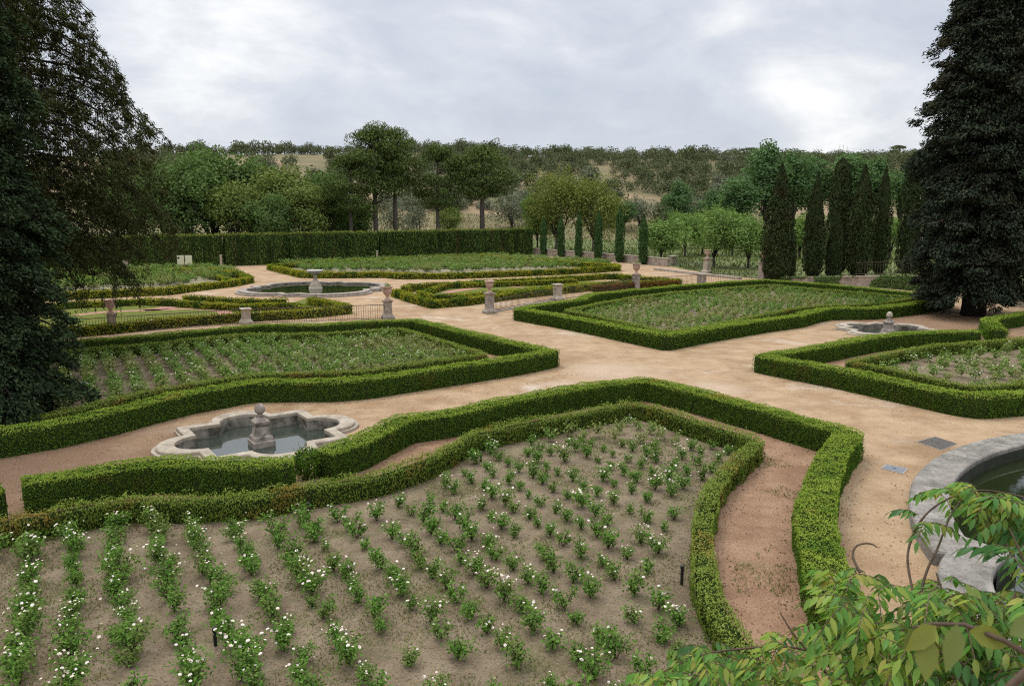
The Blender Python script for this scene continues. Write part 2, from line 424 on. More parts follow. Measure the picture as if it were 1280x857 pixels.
def hedge(name, label, path, h, w, dens, leaf, m_side, m_top, group=None, core='boxcore', shoots=0.0, rough=.04, cat='hedge', soft=1, aspect=.6, vert=False):
    p = chaikin(resample(path), soft)
    m = miters(p)
    loc = np.array([*p[0], 0.0])
    root = thing(name, label, cat, loc, 0, group)
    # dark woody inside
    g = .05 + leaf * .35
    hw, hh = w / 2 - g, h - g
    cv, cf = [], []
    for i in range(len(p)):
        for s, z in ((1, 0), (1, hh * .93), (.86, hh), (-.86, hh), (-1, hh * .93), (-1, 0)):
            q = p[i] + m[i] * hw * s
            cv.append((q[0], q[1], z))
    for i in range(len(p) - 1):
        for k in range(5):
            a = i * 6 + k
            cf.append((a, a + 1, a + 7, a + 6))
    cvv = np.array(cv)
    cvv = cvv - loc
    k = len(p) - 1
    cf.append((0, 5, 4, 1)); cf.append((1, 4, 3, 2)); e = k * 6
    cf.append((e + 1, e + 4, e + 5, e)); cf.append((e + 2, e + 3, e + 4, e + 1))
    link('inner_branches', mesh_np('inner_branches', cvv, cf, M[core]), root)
    # leaves
    seg = np.linalg.norm(p[1:] - p[:-1], axis=1); cum = np.concatenate([[0], np.cumsum(seg)]); Ltot = cum[-1]
    per = 2 * h + w
    N = int(Ltot * per * dens)
    s = R.uniform(0, Ltot, N); i = np.clip(np.searchsorted(cum, s) - 1, 0, len(seg) - 1); t = ((s - cum[i]) / np.maximum(seg[i], 1e-6))[:, None]
    c2 = p[i] * (1 - t) + p[i + 1] * t; mm = m[i] * (1 - t) + m[i + 1] * t
    u = R.uniform(0, per, N)
    topm = (u > h) & (u < h + w)
    off = np.where(u <= h, w / 2, np.where(topm, w / 2 - (u - h), -w / 2))
    z = np.where(u <= h, u, np.where(topm, h, u - h - w))
    # rounded shoulders
    sh = np.clip((z / h - .85) / .15, 0, 1)
    off = np.where(topm, off, off * (1 - .06 * sh * sh))
    z = np.where(topm, z - .035 * np.abs(off / (w / 2)) ** 6, z)
    c = np.concatenate([c2 + mm * off[:, None], z[:, None]], 1)
    n = np.zeros((N, 3)); n[topm, 2] = 1
    nn = nrm(mm); sd = ~topm
    n[sd, :2] = nn[sd] * np.sign(off[sd])[:, None]; n[sd, 2] = .25
    # end caps
    for e, sg in ((0, -1), (-1, 1)):
        ne = int(w * h * dens)
        d = nrm((p[1] - p[0])[None])[0] if e == 0 else nrm((p[-1] - p[-2])[None])[0]
        a = R.uniform(-w / 2, w / 2, ne); zz = R.uniform(0, h, ne)
        q = p[e] + m[e] * a[:, None] + d * sg * .02
        c = np.concatenate([c, np.concatenate([q, zz[:, None]], 1)]); nv = np.zeros((ne, 3)); nv[:, :2] = d * sg
        n = np.concatenate([n, nv]); topm = np.concatenate([topm, np.zeros(ne, bool)])
    N = len(c)
    bump = noise(c, 1.1) * rough * 1.3 + noise(c, 3.5) * rough + noise(c, 9.0) * rough * .6
    c = c + n * (bump + R.uniform(-leaf * .55, leaf * .3, N))[:, None]
    if shoots:
        up = topm & (R.uniform(size=N) < .75)
        c[up, 2] += R.uniform(0, shoots, up.sum()) * (.5 + .5 * noise(c[up], 4.0))
    if leaf < .12:
        hol = noise(c, 4.6) + .5 * noise(c, 11.0)
        keepm = (hol < .62) | (R.uniform(size=N) < .25)
        stray = R.uniform(size=N) < .02
        c[stray] += n[stray] * R.uniform(.02, .10, (stray.sum(), 1))
        c, n, topm = c[keepm], n[keepm], topm[keepm]; N = len(c)
    c[:, 2] = np.maximum(c[:, 2], .015)
    ax = None
    if shoots or vert: ax = np.tile(np.array([0, 0, 1.0]), (N, 1)) + .35 * n
    c = c - loc
    V, Fq = kites(c, n, leaf, leaf * aspect, ax, .75 if not (shoots or vert) else .6)
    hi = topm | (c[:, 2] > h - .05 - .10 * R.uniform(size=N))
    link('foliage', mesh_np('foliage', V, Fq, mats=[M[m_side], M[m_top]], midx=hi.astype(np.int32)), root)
    return root

def sheet(name, pts, z, mat, kind='structure'):
    bm = bmesh.new()
    f = bm.faces.new([bm.verts.new((float(a), float(b), z)) for a, b in pts])
    bm.normal_update()
    if f.normal.z < 0: f.normal_flip()
    bmesh.ops.triangulate(bm, faces=[f])
    me = bpy.data.meshes.new(name); bm.to_mesh(me); bm.free(); me.materials.append(mat)
    return struct(name, me, kind)

def inside(poly, x, y):
    poly = np.asarray(poly); x = np.asarray(x); y = np.asarray(y)
    r = np.zeros(x.shape, bool); j = len(poly) - 1
    for i in range(len(poly)):
        xi, yi = poly[i]; xj, yj = poly[j]
        c = ((yi > y) != (yj > y)) & (x < (xj - xi) * (y - yi) / (yj - yi + 1e-12) + xi)
        r ^= c; j = i
    return r

def dist_line(p, x, y):
    p = np.asarray(p); q = np.stack([x, y], 1); best = np.full(len(q), 1e9)
    for a, b in zip(p[:-1], p[1:]):
        d = b - a; t = np.clip(((q - a) @ d) / (d @ d + 1e-12), 0, 1)
        best = np.minimum(best, np.linalg.norm(q - (a + t[:, None] * d), axis=1))
    return best

# ------------------------------------------------------------------ pools
def quat(c, s, r, rz, n=14, flat=1.0):
    """square of side s with a round lobe of radius r on the middle of each side"""
    pts = []
    for k in range(4):
        a0 = k * PI / 2
        ux, uy = math.cos(a0), math.sin(a0)      # outward
        vx, vy = -uy, ux
        loc = [(s / 2, -s / 2)]
        for i in range(n + 1):
            t = -PI / 2 + PI * i / n
            loc.append((s / 2 + r * flat * math.cos(t), r * math.sin(t)))
        for a, b in loc:
            x, y = ux * a + vx * b, uy * a + vy * b
            pts.append((c[0] + x * math.cos(rz) - y * math.sin(rz), c[1] + x * math.sin(rz) + y * math.cos(rz)))
    return np.array(pts)

def ring(mb, rings):
    """rings: list of (pts, z) with equal counts, closed"""
    k = len(rings[0][0]); vs = []
    for pts, z in rings: vs += [(a, b, z) for a, b in pts]
    fs = []
    for j in range(len(rings) - 1):
        for i in range(k):
            fs.append((j * k + i, j * k + (i + 1) % k, (j + 1) * k + (i + 1) % k, (j + 1) * k + i))
    mb.add(vs, fs)

def ngon(name, pts, z, mat, loc, parent):
    mb = MB(); mb.add([(a, b, z) for a, b in pts], [tuple(range(len(pts)))])
    return link(name, mb.mesh(name, mat, loc=loc), parent)

def offs(pts, d):
    """inward offset (d>0 shrinks) of a closed ccw outline"""
    p = np.asarray(pts); a = np.roll(p, 1, 0); b = np.roll(p, -1, 0)
    d1 = nrm(p - a); d2 = nrm(b - p)
    n1 = np.stack([-d1[:, 1], d1[:, 0]], 1); n2 = np.stack([-d2[:, 1], d2[:, 0]], 1)
    m = nrm(n1 + n2); c = np.maximum(np.sum(m * n1, 1), .35)
    return p + m * (d / c)[:, None]

AB = math.radians(34.5)          # the garden's axes
holes = []
LEVEL = -.22

def quat_pool(label, c, s, r, rim, top, wl, rimmat, watermat, plinth=.12, flat=1.0, depth=.9):
    loc = np.array([c[0], c[1], 0.0])
    root = thing('fountain_pool', label, 'fountain', loc)
    O = quat(c, s, r, AB, flat=flat); I = quat(c, s - 2 * rim, r - rim * .62, AB, flat=flat)
    # lobes of the inner outline start from the inner square, so push them out to keep an even rim
    O2 = quat(c, s + 2 * plinth, r + plinth, AB, flat=flat)
    mb = MB(); ring(mb, [(O, -.05), (O, top - .03), (quat(c, s - .04, r - .02, AB, flat=flat), top), (quat(c, s - 2 * rim + .03, r - rim * .62 + .015, AB, flat=flat), top), (I, top - .02), (I, top - .14)])
    link('coping', mb.mesh('coping', rimmat, loc=loc), root)
    mb = MB(); ring(mb, [(O2, -.05), (O2, top * .42), (quat(c, s - .01, r - .005, AB, flat=flat), top * .42)])
    link('plinth', mb.mesh('plinth', rimmat, loc=loc), root)
    I2 = quat(c, s - 2 * rim - .03, r - rim * .62 - .015, AB, flat=flat)
    mb = MB(); ring(mb, [(I2, top - .1), (I2, wl - depth)])
    mb.add([(a, b, wl - depth) for a, b in I2], [tuple(range(len(I2)))])
    link('basin', mb.mesh('basin', M['basin'], loc=loc), root)
    ngon('water', I2, wl, watermat, loc, root)
    holes.append(quat(c, s - .06, r - .03, AB, flat=flat))
    return root

# ================================================================== SETTING
# pools first (their outlines are holes in the gravel)
p1c = np.array([-7.85, 23.62]); p2c = np.array([22.3, 45.75]); p4c = np.array([-17.7, 70.2])
pool1 = quat_pool('quatrefoil stone pool with stone ball finial, between the near and middle left hedges', p1c, 4.15, .98, .32, .2, LEVEL, M['stone'], M['water'], plinth=.06)
pool2 = quat_pool('quatrefoil stone pool with pale egg finial, beside the huge dark conifer', p2c, 4.15, 1.0, .32, .16, LEVEL, M['stone'], M['water'], plinth=.1)
pool4 = quat_pool('large lobed grey pool with white tazza, beyond the iron railing', p4c, 9.0, 3.1, .5, .28, .10, M['stone_dirty'], M['water_green'], plinth=.15, flat=.72)

def finial(root, c, z0, egg):
    loc = (c[0], c[1], 0)
    mb = MB()
    prof = [(.335, -.9), (.335, z0 + .16), (.30, z0 + .19), (.285, z0 + .30), (.235, z0 + .36), (.20, z0 + .56), (.17, z0 + .60), (.16, z0 + .64), (.235, z0 + .70), (.24, z0 + .78), (.17, z0 + .86), (.10, z0 + .93)]
    mb.lathe(prof, (c[0], c[1], 0), rz=AB, sq=True)
    ped = link('pedestal', mb.mesh('pedestal', M['stone_dirty'], loc=loc), root)
    mb = MB()
    zb = z0 + .93
    if egg:
        pr = [(.16, 0), (.1, .05), (.09, .1)] + [(.175 * math.sin(PI * (.16 + .84 * i / 10)) ** .9 + .002, .1 + .36 * (1 - math.cos(PI * i / 10)) / 2) for i in range(11)]
    else:
        pr = [(.13, 0), (.08, .05), (.08, .1)] + [(.16 * math.sin(PI * (.12 + .88 * i / 12)) + .002, .09 + .32 * (1 - math.cos(PI * i / 12)) / 2) for i in range(13)]
    mb.lathe(pr, (c[0], c[1], zb), n=18)
    link('ball', mb.mesh('ball', M['stone'] if egg else M['stone_dirty'], True, loc), ped)
finial(pool1, p1c, LEVEL, False)
finial(pool2, p2c, LEVEL, True)
# tazza of the far fountain
loc = (p4c[0], p4c[1], 0)
mb = MB(); mb.lathe([(.6, -.6), (.6, .30), (.5, .36), (.52, .5), (.36, .66), (.22, .9), (.17, 1.08), (.15, 1.35), (.22, 1.45)], loc, n=16)
ped = link('pedestal', mb.mesh('pedestal', M['stone'], True, loc), pool4)
mb = MB(); mb.lathe([(.2, 1.45), (.42, 1.52), (.64, 1.64), (.72, 1.74), (.72, 1.80), (.65, 1.80), (.5, 1.70), (.2, 1.64), (.02, 1.64)], loc, n=28)
link('bowl', mb.mesh('bowl', M['marble'], True, loc), ped)

# big pool at the right: arc of a great circle meeting a smaller lobe at a cusp
bc = np.array([19.4, 12.7])
def arc(c, r, a0, a1, n):
    return [(c[0] + r * math.cos(math.radians(a0 + (a1 - a0) * i / n)), c[1] + r * math.sin(math.radians(a0 + (a1 - a0) * i / n))) for i in range(n + 1)]
l2c = np.array([11.6, 11.9])
bigO = np.array(arc(bc, 11.15, -20, 169.5, 60) + arc(l2c, 4.05, 137, 252, 26) + [(14.5, 6.0), (24, 5.0)])
bigI = np.array(arc(bc, 10.28, -20, 164.5, 60) + arc(l2c, 3.15, 121, 252, 26) + [(14.8, 7.0), (24, 6.0)])
loc = np.array([*bc, 0.0])
pool3 = thing('fountain_pool', 'large round pool with a broad grey granite rim, nearest pool, behind the wisteria', 'fountain', loc)
mb = MB(); ring(mb, [(bigO, -.05), (bigO, .26), (offs(bigO, .03), .30), (offs(bigI, -.03), .30), (bigI, .27), (bigI, .02)])
link('coping', mb.mesh('coping', M['granite'], loc=loc), pool3)
bI2 = offs(bigI, .06)
mb = MB(); ring(mb, [(bI2, .2), (bI2, -1.2)]); mb.add([(a, b, -1.2) for a, b in bI2], [tuple(range(len(bI2)))])
link('basin', mb.mesh('basin', M['basin_dark'], loc=loc), pool3)
ngon('water', bI2, -.1, M['water_green'], loc, pool3)
holes.append(offs(bigO, .05))
# joints between the rim's slabs
for a in list(range(20, 168, 14)):
    t = math.radians(a); mb = MB()
    mb.box((bc[0] + 10.71 * math.cos(t), bc[1] + 10.71 * math.sin(t), .2995), (.80, .018, .004), t)
    link('joint', mb.mesh('joint', M['basin'], loc=loc), pool3)

# gravel court, one sheet with the pools cut out
wallL = PP([(668, 318), (720, 322.5), (765, 326.5), (800, 329.5), (836, 333)])
railR = PP([(838, 333), (858, 337), (883, 341), (920, 346), (953, 348.5)])
wallR = [P(975, 350.5), P(1060, 356), P(1150, 363.5), P(1280, 384), P(1420, 412)]
court = [(-75, 85)] + [tuple(P(-60, 345)), tuple(P(215, 334)), tuple(P(665, 318.2))] + [tuple(q) for q in wallL] + [tuple(q) for q in railR] + [tuple(q) for q in wallR] + [(60, 20), (60, -20), (-75, -20)]
polys = [[Vector((float(a), float(b), 0)) for a, b in court]] + [[Vector((float(a), float(b), 0)) for a, b in hh] for hh in holes]
tris = tessellate_polygon(polys)
flat = [v for pl in polys for v in pl]
me = bpy.data.meshes.new('ground')
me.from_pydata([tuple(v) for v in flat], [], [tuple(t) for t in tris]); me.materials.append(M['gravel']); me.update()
bm = bmesh.new(); bm.from_mesh(me)
for f in bm.faces:
    if f.normal.z < 0: f.normal_flip()
bm.to_mesh(me); bm.free()
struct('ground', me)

# terrain: lowered under the court, orchard meadow, then the hill
SKX = np.array([-700, -100, 150, 300, 420, 560, 640, 780, 950, 1140, 1400, 2000.])
SKY = np.array([205, 199, 199, 193, 191, 189, 199, 201, 204, 207, 211, 215.])
courtp = np.array(court)
def terr(x, y):
    x = np.asarray(x, float); y = np.asarray(y, float)
    px = 640 + F * x / np.maximum(y, 30) * .985
    crest = H + (264 - np.interp(px, SKX, SKY)) / F * 385
    t = np.clip((y - 150) / 235, 0, 1); s = t * t * (3 - 2 * t) * .55 + t * .45
    t2 = np.clip((y - 400) / 500, 0, 1)
    q = np.stack([x, y, np.zeros_like(x)], -1).reshape(-1, 3)
    nz = (noise(q, .012) * 2.2 + noise(q, .03) * .9).reshape(x.shape) * np.clip((y - 150) / 120, 0, 1)
    return s * crest - t2 * 14 + nz * (y < 700) - .03
gx = np.concatenate([np.linspace(-1500, -260, 14), np.linspace(-250, 330, 146), np.linspace(345, 1500, 14)])
gy = np.concatenate([np.linspace(-120, 20, 8), np.linspace(24, 160, 69), np.linspace(164, 440, 70), np.linspace(460, 1700, 14)])
X, Y = np.meshgrid(gx, gy)
Z = terr(X, Y)
ins = inside(courtp, X.ravel(), Y.ravel()).reshape(X.shape)
dl = dist_line(np.concatenate([courtp, courtp[:1]]), X.ravel(), Y.ravel()).reshape(X.shape)
Z = np.where(ins & (dl > 3.0), -2.5, Z)
ny, nx = X.shape
V = np.stack([X, Y, Z], -1).reshape(-1, 3)
idx = np.arange(nx * ny).reshape(ny, nx)
Fq = np.stack([idx[:-1, :-1], idx[:-1, 1:], idx[1:, 1:], idx[1:, :-1]], -1).reshape(-1, 4)
cy = V[Fq].mean(1)[:, 1]
struct('hills', mesh_np('hills', V, Fq, smooth=True, mats=[M['terrain'], M['grass']], midx=(cy < 165).astype(np.int32)))

# ================================================================== HEDGES
G_OUT = 'tall clipped box hedges framing the rose beds'
G_IN = 'low box hedges edging the rose beds'
# near bed
b1 = PP([(28, 599), (95, 588), (160, 579), (205, 574), (250, 576.5), (320, 577), (366, 573)], .78)
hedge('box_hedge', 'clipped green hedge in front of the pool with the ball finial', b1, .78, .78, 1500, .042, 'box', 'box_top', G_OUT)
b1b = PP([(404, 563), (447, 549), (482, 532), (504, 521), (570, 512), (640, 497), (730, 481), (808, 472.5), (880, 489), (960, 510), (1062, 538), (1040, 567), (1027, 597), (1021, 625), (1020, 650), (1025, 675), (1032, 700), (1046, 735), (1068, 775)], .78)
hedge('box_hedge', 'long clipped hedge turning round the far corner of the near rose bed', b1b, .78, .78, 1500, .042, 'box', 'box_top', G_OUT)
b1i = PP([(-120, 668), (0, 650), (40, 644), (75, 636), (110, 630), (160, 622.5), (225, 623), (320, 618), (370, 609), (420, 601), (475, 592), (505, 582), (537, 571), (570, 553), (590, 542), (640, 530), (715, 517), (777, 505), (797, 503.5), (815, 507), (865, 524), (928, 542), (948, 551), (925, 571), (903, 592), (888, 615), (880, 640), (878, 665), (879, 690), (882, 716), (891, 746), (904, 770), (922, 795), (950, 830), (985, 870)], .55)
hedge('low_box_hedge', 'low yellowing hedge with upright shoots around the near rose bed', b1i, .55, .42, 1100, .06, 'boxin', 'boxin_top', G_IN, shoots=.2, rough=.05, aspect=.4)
hedge('box_hedge', 'short hedge stub with stray twigs at the near left path end', PP([(-160, 640), (-60, 620), (2, 606)], .75), .75, .6, 900, .05, 'box', 'box_top', G_OUT, rough=.07)
# middle left bed
b2 = PP([(690, 436.5), (640, 446), (545, 459), (480, 468), (460, 471), (420, 474), (370, 474.5), (320, 475), (305, 476.5), (285, 480), (230, 489), (185, 499.5), (122, 515), (60, 527), (0, 536), (-120, 552)], .78)
b2b = PP([(520, 399), (475, 400), (425, 403), (400, 405), (320, 405), (297, 408), (245, 412.5), (180, 419), (102, 424), (30, 430), (-80, 440)], .78)
b2full = list(reversed(b2)) + PP([(632, 425), (562, 409)], .78) + b2b
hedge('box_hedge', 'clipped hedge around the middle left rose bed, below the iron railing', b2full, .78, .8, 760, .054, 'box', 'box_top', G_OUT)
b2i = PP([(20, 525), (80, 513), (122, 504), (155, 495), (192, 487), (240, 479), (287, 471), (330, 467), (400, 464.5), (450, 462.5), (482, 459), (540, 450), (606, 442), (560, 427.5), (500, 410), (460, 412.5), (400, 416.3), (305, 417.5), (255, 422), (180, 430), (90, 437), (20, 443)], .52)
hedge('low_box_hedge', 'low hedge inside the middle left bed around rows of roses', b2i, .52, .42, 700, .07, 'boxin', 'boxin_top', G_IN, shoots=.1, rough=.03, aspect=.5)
# middle right bed
b3 = PP([(745, 366), (735, 368), (725, 373.5), (665, 381), (648, 385), (690, 391.5), (740, 400), (833, 418), (890, 408), (960, 397.5), (997, 393), (1010, 389.5), (1021, 387), (1033, 384.5), (1085, 384), (1105, 382.5), (1135, 379), (1167, 374.5), (1186, 371)], .78)
b3b = PP([(745, 366), (840, 357), (905, 352), (957, 348.8), (1035, 354.5), (1150, 366), (1190, 370)], .78)
hedge('box_hedge', 'clipped hedge around the middle right bed, turning at the path crossing', list(reversed(b3b)) + b3[1:], .78, .8, 380, .078, 'box', 'box_top', G_OUT)
b3i = PP([(1145, 371), (1060, 364), (960, 355.5), (840, 365), (790, 371), (775, 374), (708, 387), (745, 394), (775, 401), (833, 413.5), (855, 411), (890, 405.5), (960, 391.5), (985, 386), (1010, 382.5), (1030, 381), (1060, 380.5), (1095, 379), (1125, 374.5), (1150, 370.5)], .5)
hedge('low_box_hedge', 'low hedge inside the middle right bed around dense pale roses', b3i, .5, .45, 420, .085, 'boxin', 'boxin_top', G_IN, shoots=.08, rough=.03, aspect=.5)
# right bed
b4 = PP([(1340, 483), (1280, 489), (1222, 493), (1195, 489.5), (1060, 462), (952, 443), (1035, 430), (1085, 420.5), (1135, 415), (1175, 413), (1222, 413)], .78)
hedge('box_hedge', 'clipped hedge around the right rose bed, in front of the egg finial pool', b4, .78, .78, 760, .054, 'box', 'box_top', G_OUT)
b4b = PP([(1330, 385), (1285, 389.5), (1255, 394), (1234, 398.5), (1243, 405), (1247, 411)], .78)
hedge('box_hedge', 'curved hedge end to the right of the huge conifer trunk', b4b, .78, .8, 450, .07, 'box', 'box_top', G_OUT)
b4i = PP([(1340, 472), (1280, 477), (1223, 483), (1183, 476), (1142, 467), (1111, 460), (1062, 451.5), (1118, 440), (1166, 431), (1215, 428), (1280, 423), (1350, 418)], .52)
hedge('low_box_hedge', 'low brownish hedge inside the right bed with few roses', b4i, .52, .42, 700, .07, 'boxin', 'boxin_top', G_IN, shoots=.12, rough=.035, aspect=.45)
# loose bushes standing in hedge gaps
def loose_bush(label, c, r, h, n, leaf):
    root = thing('box_bush', label, 'bush', (c[0], c[1], 0), 0)
    d = nrm(R.normal(size=(n, 3))); rr = R.uniform(.6, 1.08, n)[:, None]
    q = d * rr * np.array([r, r, h / 2]) + np.array([0, 0, h / 2]); q[:, 2] = np.maximum(q[:, 2], .03)
    V, Fq = kites(q, d, leaf, leaf * .6)
    link('foliage', mesh_np('foliage', V, Fq, M['box']), root)
    mb = MB()
    for k in range(7):
        a = R.uniform(0, 6.28); mb.tube([(0, 0, 0), (r * .4 * math.cos(a), r * .4 * math.sin(a), h * .5), (r * .9 * math.cos(a), r * .9 * math.sin(a), h * 1.1)], [.02, .012, .004], 5)
    link('stem', mb.mesh('stem', M['bark']), root)
loose_bush('shaggy dark bush filling the hedge gap before the ball finial pool', P(385, 598), .42, .85, 3200, .06)
loose_bush('ragged yellowish bush at the hedge gap near the conifer trunk', P(1240, 426), .8, 1.0, 1500, .085)
loose_bush('tall loose bush in the hedge behind the egg finial pool', P(1099, 392), .6, 1.15, 900, .09)

# beds of soil
near_red = list(b1) + list(b1b) + [P(1100, 860), P(900, 1000), (-2, 4), (-14, 8)]
sheet('path_surface', near_red, .004, M['red_gravel'])
soil1 = list(b1i) + [P(1000, 960), (0, 5.5), (-12, 5.5), (-16, 12)]
sheet('soil_near', soil1, .009, M['soil'])
sheet('soil_middle', b2i + [P(-60, 470)], .009, M['soil'])
sheet('path_strip', list(b2full), .004, M['red_gravel'])
sheet('soil_right', b3i, .009, M['soil'])
sheet('path_margin', list(reversed(b3b)) + b3[1:], .004, M['red_gravel'])
sheet('soil_far_right', b4i, .009, M['soil'])
sheet('path_edge', b4 + [P(1340, 413)], .004, M['red_gravel'])

# upper terrace
GF = 'golden low hedges of the upper terrace'
def far_hedge(label, px, h=.6, w=.65, dens=170, leaf=.13, m='yellowbox', name='golden_hedge', mt=None):
    return hedge(name, label, PP(px, h), h, w, dens, leaf, m, mt or m, GF, rough=.07, soft=1)
o5 = [(337, 330.5), (360, 335.5), (378, 339.5), (400, 340), (482, 339.5), (500, 341), (560, 341), (590, 340), (650, 338), (720, 335), (772, 332), (771, 330), (732, 327.5), (690, 325), (640, 321.5), (600, 317.5), (540, 319.5), (445, 324), (400, 326), (337, 330)]
far_hedge('mixed green and gold hedge around the far rose bed below the tall screen', o5, .65, .7, 150, .15)
o6 = [(505, 357.5), (522, 354.5), (560, 352.5), (620, 349), (660, 347), (720, 344), (754, 342), (772, 342), (800, 345), (850, 348.6), (790, 351.5), (740, 354.5), (690, 359.5), (640, 364.5), (580, 372), (540, 375), (515, 368), (492, 361)]
far_hedge('golden outer hedge of the lawn bed right of the tazza pool', o6)
far_hedge('golden inner hedge looping round the lawn right of the tazza pool', [(720, 348), (650, 351), (558, 354), (545, 358), (524, 363.5), (540, 368), (575, 367.5), (615, 364), (660, 360.5), (720, 354.5), (770, 351)], .5, .6)
o7 = [(20, 412), (102, 407), (150, 403), (222, 396), (300, 390.5), (388, 386), (436, 381), (409, 375), (388, 371)]
far_hedge('golden hedge along the iron railing around the left lawn', o7, .6, .65, 200, .12)
far_hedge('golden back hedge of the left lawn, nearest the tazza pool', [(60, 379), (97, 376.5), (180, 373), (220, 374.5), (255, 377.5), (305, 380), (362, 378), (385, 383)], .5, .6, 200, .12)
far_hedge('patchy strip of hedge tufts along the tazza pool path', [(230, 369), (255, 370), (280, 372), (330, 373.5), (358, 372.5)], .42, .5, 150, .12)
o8 = [(30, 367), (95, 364), (155, 361), (210, 359), (240, 355), (287, 350), (313, 345.5), (300, 340), (270, 335.5), (255, 334.5), (210, 336), (150, 339), (40, 343)]
far_hedge('green and gold hedge round the far left bed behind the cedar branches', o8, .65, .7, 150, .14)
far_hedge('inner hedge of the far left bed below the yellow boards', [(287, 348), (268, 342.5), (252, 339), (205, 340.5), (130, 343.5)], .5, .55, 150, .13)
redh = far_hedge('low hedge of red leaved shrubs behind the railing', [(742, 357), (800, 353), (848, 350.5)], .55, .5, 170, .13, 'redshrub', 'red_shrub_hedge')
sheet('lawn_left', PP(o7 + [(362, 380), (305, 382), (255, 380), (220, 377), (180, 376), (40, 381)], 0), .012, M['lawn'])
sheet('lawn_right', PP([(524, 367), (560, 358), (640, 355), (720, 351), (790, 352), (720, 358), (640, 367), (575, 371)]), .012, M['lawn'])
sheet('soil_upper', PP(o5[:-1], 0), .009, M['soil_far'])
sheet('soil_left', PP(o8, 0), .009, M['soil_far'])
def strip(name, px, w, z=.016):
    p = chaikin(resample(PP(px), 1.0), 2); m = miters(p)
    sheet(name, list(p + m * w / 2) + list((p - m * w / 2)[::-1]), z, M['brick_path'])
strip('path', [(270, 397), (280, 394), (283, 391), (270, 387), (240, 386), (180, 388), (130, 390), (95, 394)], .9)
strip('path', [(213, 383), (205, 386), (180, 388)], 1.4)
strip('path', [(215, 381), (260, 385), (340, 387)], .7)
strip('path', [(555, 366), (580, 362), (600, 359)], 1.2)
strip('path', [(640, 359), (660, 356), (690, 354)], 1.2)

# tall clipped screen of cypress, in panels
def screen(label, a, b, h, group):
    hedge('tall_clipped_hedge', label, [a, b], h, 1.3, 46, .36, 'tallhedge', 'tallhedge_top', group, 'tallcore', rough=.10, soft=0, aspect=.3, vert=True)
sx = [-60, 100, 215, 280, 361, 473, 560, 640, 664]
sy = [343.5, 338.5, 334.2, 332.3, 329.6, 326, 322.6, 319.3, 318.3]
lbl = ['dark tall clipped screen panel hidden deep behind the cedar', 'dark tall clipped screen panel behind the hanging cedar branches', 'tall clipped cypress screen panel behind the cream boards', 'tall clipped screen panel left of the path to the tazza pool', 'tall clipped screen panel straight behind the tazza pool', 'tall clipped screen panel under the left pines', 'tall clipped screen panel under the right pines', 'end panel of the tall clipped screen, beside the slim cypresses']
for k in range(8):
    a, b = P(sx[k], sy[k]), P(sx[k + 1], sy[k + 1])
    d = (b - a) / np.linalg.norm(b - a)
    top = [4.05, 4.05, 4.05, 4.1, 4.15, 4.2, 4.25, 4.3][k]
    screen(lbl[k], a + d * .12, b - d * .12, top, 'panels of the tall clipped screen')

# ================================================================== STONEWORK AND RAILINGS
def pedestal(label, px, py, h, wd, urn=0, mat='stone_dirty', flowers=False, base=True, rz=AB - .1, z=0.0):
    c = P(px, py, z); loc = (c[0], c[1], z)
    root = thing('urn_pedestal' if urn else 'stone_pedestal', label, 'pedestal', loc)
    mb = MB()
    w = wd / 2
    prof = [(w * 1.55, -.1), (w * 1.55, .16), (w * 1.3, .24), (w * 1.05, .34), (w, .40), (w * .94, h - .16), (w * 1.05, h - .13), (w * 1.3, h - .08), (w * 1.34, h - .02), (w * 1.2, h)] if base else [(w, -.1), (w, h - .14), (w * 1.2, h - .1), (w * 1.25, h)]
    mb.lathe(prof, (0, 0, 0), rz=rz, sq=True)
    link('shaft', mb.mesh('shaft', M[mat]), root)
    if urn:
        u = urn
        mb = MB()
        mb.lathe([(.24 * u, h), (.20 * u, h + .06 * u), (.10 * u, h + .16 * u), (.09 * u, h + .24 * u), (.16 * u, h + .32 * u), (.27 * u, h + .46 * u), (.30 * u, h + .62 * u), (.29 * u, h + .74 * u), (.37 * u, h + .80 * u), (.38 * u, h + .86 * u), (.31 * u, h + .86 * u), (.27 * u, h + .74 * u), (.02, h + .72 * u)], n=18)
        link('urn', mb.mesh('urn', M['pink_stone'], True), root)
        if flowers:
            n = 120
            q = R.normal(size=(n, 3)) * np.array([.13, .13, .08]) * u + np.array([0, 0, h + .88 * u])
            V, Fq = kites(q, np.tile([0, 0, 1.0], (n, 1)), .1, .06)
            link('plant', mesh_np('plant', V, Fq, M['decid2']), root)
    return c, h
PD = {}
PD['a'] = pedestal('stone urn pedestal farthest along the left railing, by the cedar', 141, 416.5, 1.15, .42, .95, base=False)
PD['b'] = pedestal('capped stone pedestal without an urn, on the left railing', 308, 405, 1.02, .5, 0, 'stone')
PD['c'] = pedestal('urn pedestal with sprouting plant at the left side of the opening', 485, 398.5, 1.25, .46, 1.05, flowers=True)
PD['d'] = pedestal('pink urn pedestal on a stepped base at the right side of the opening', 612, 391.5, 1.45, .5, .95, 'stone_dirty')
PD['e'] = pedestal('capped stone pedestal without urn, on the sloping right kerb', 697, 375, 1.3, .55, 0, 'stone')
PD['f'] = pedestal('pink urn pedestal before the red shrubs on the right railing', 795, 361, 1.35, .5, 1.15, flowers=True, base=False)
PD['g'] = pedestal('dark plain stone post at the end of the right railing', 877, 355.5, 1.0, .62, 0, base=False)
PD['h'] = pedestal('rough pale stone pier at the end of the low white wall', 840, 331, 1.2, .9, 0, 'stone', base=False)
PD['i'] = pedestal('tall white urn pedestal under the orchard trees', 883.5, 341, 1.7, .62, 1.1, 'stone', flowers=True)
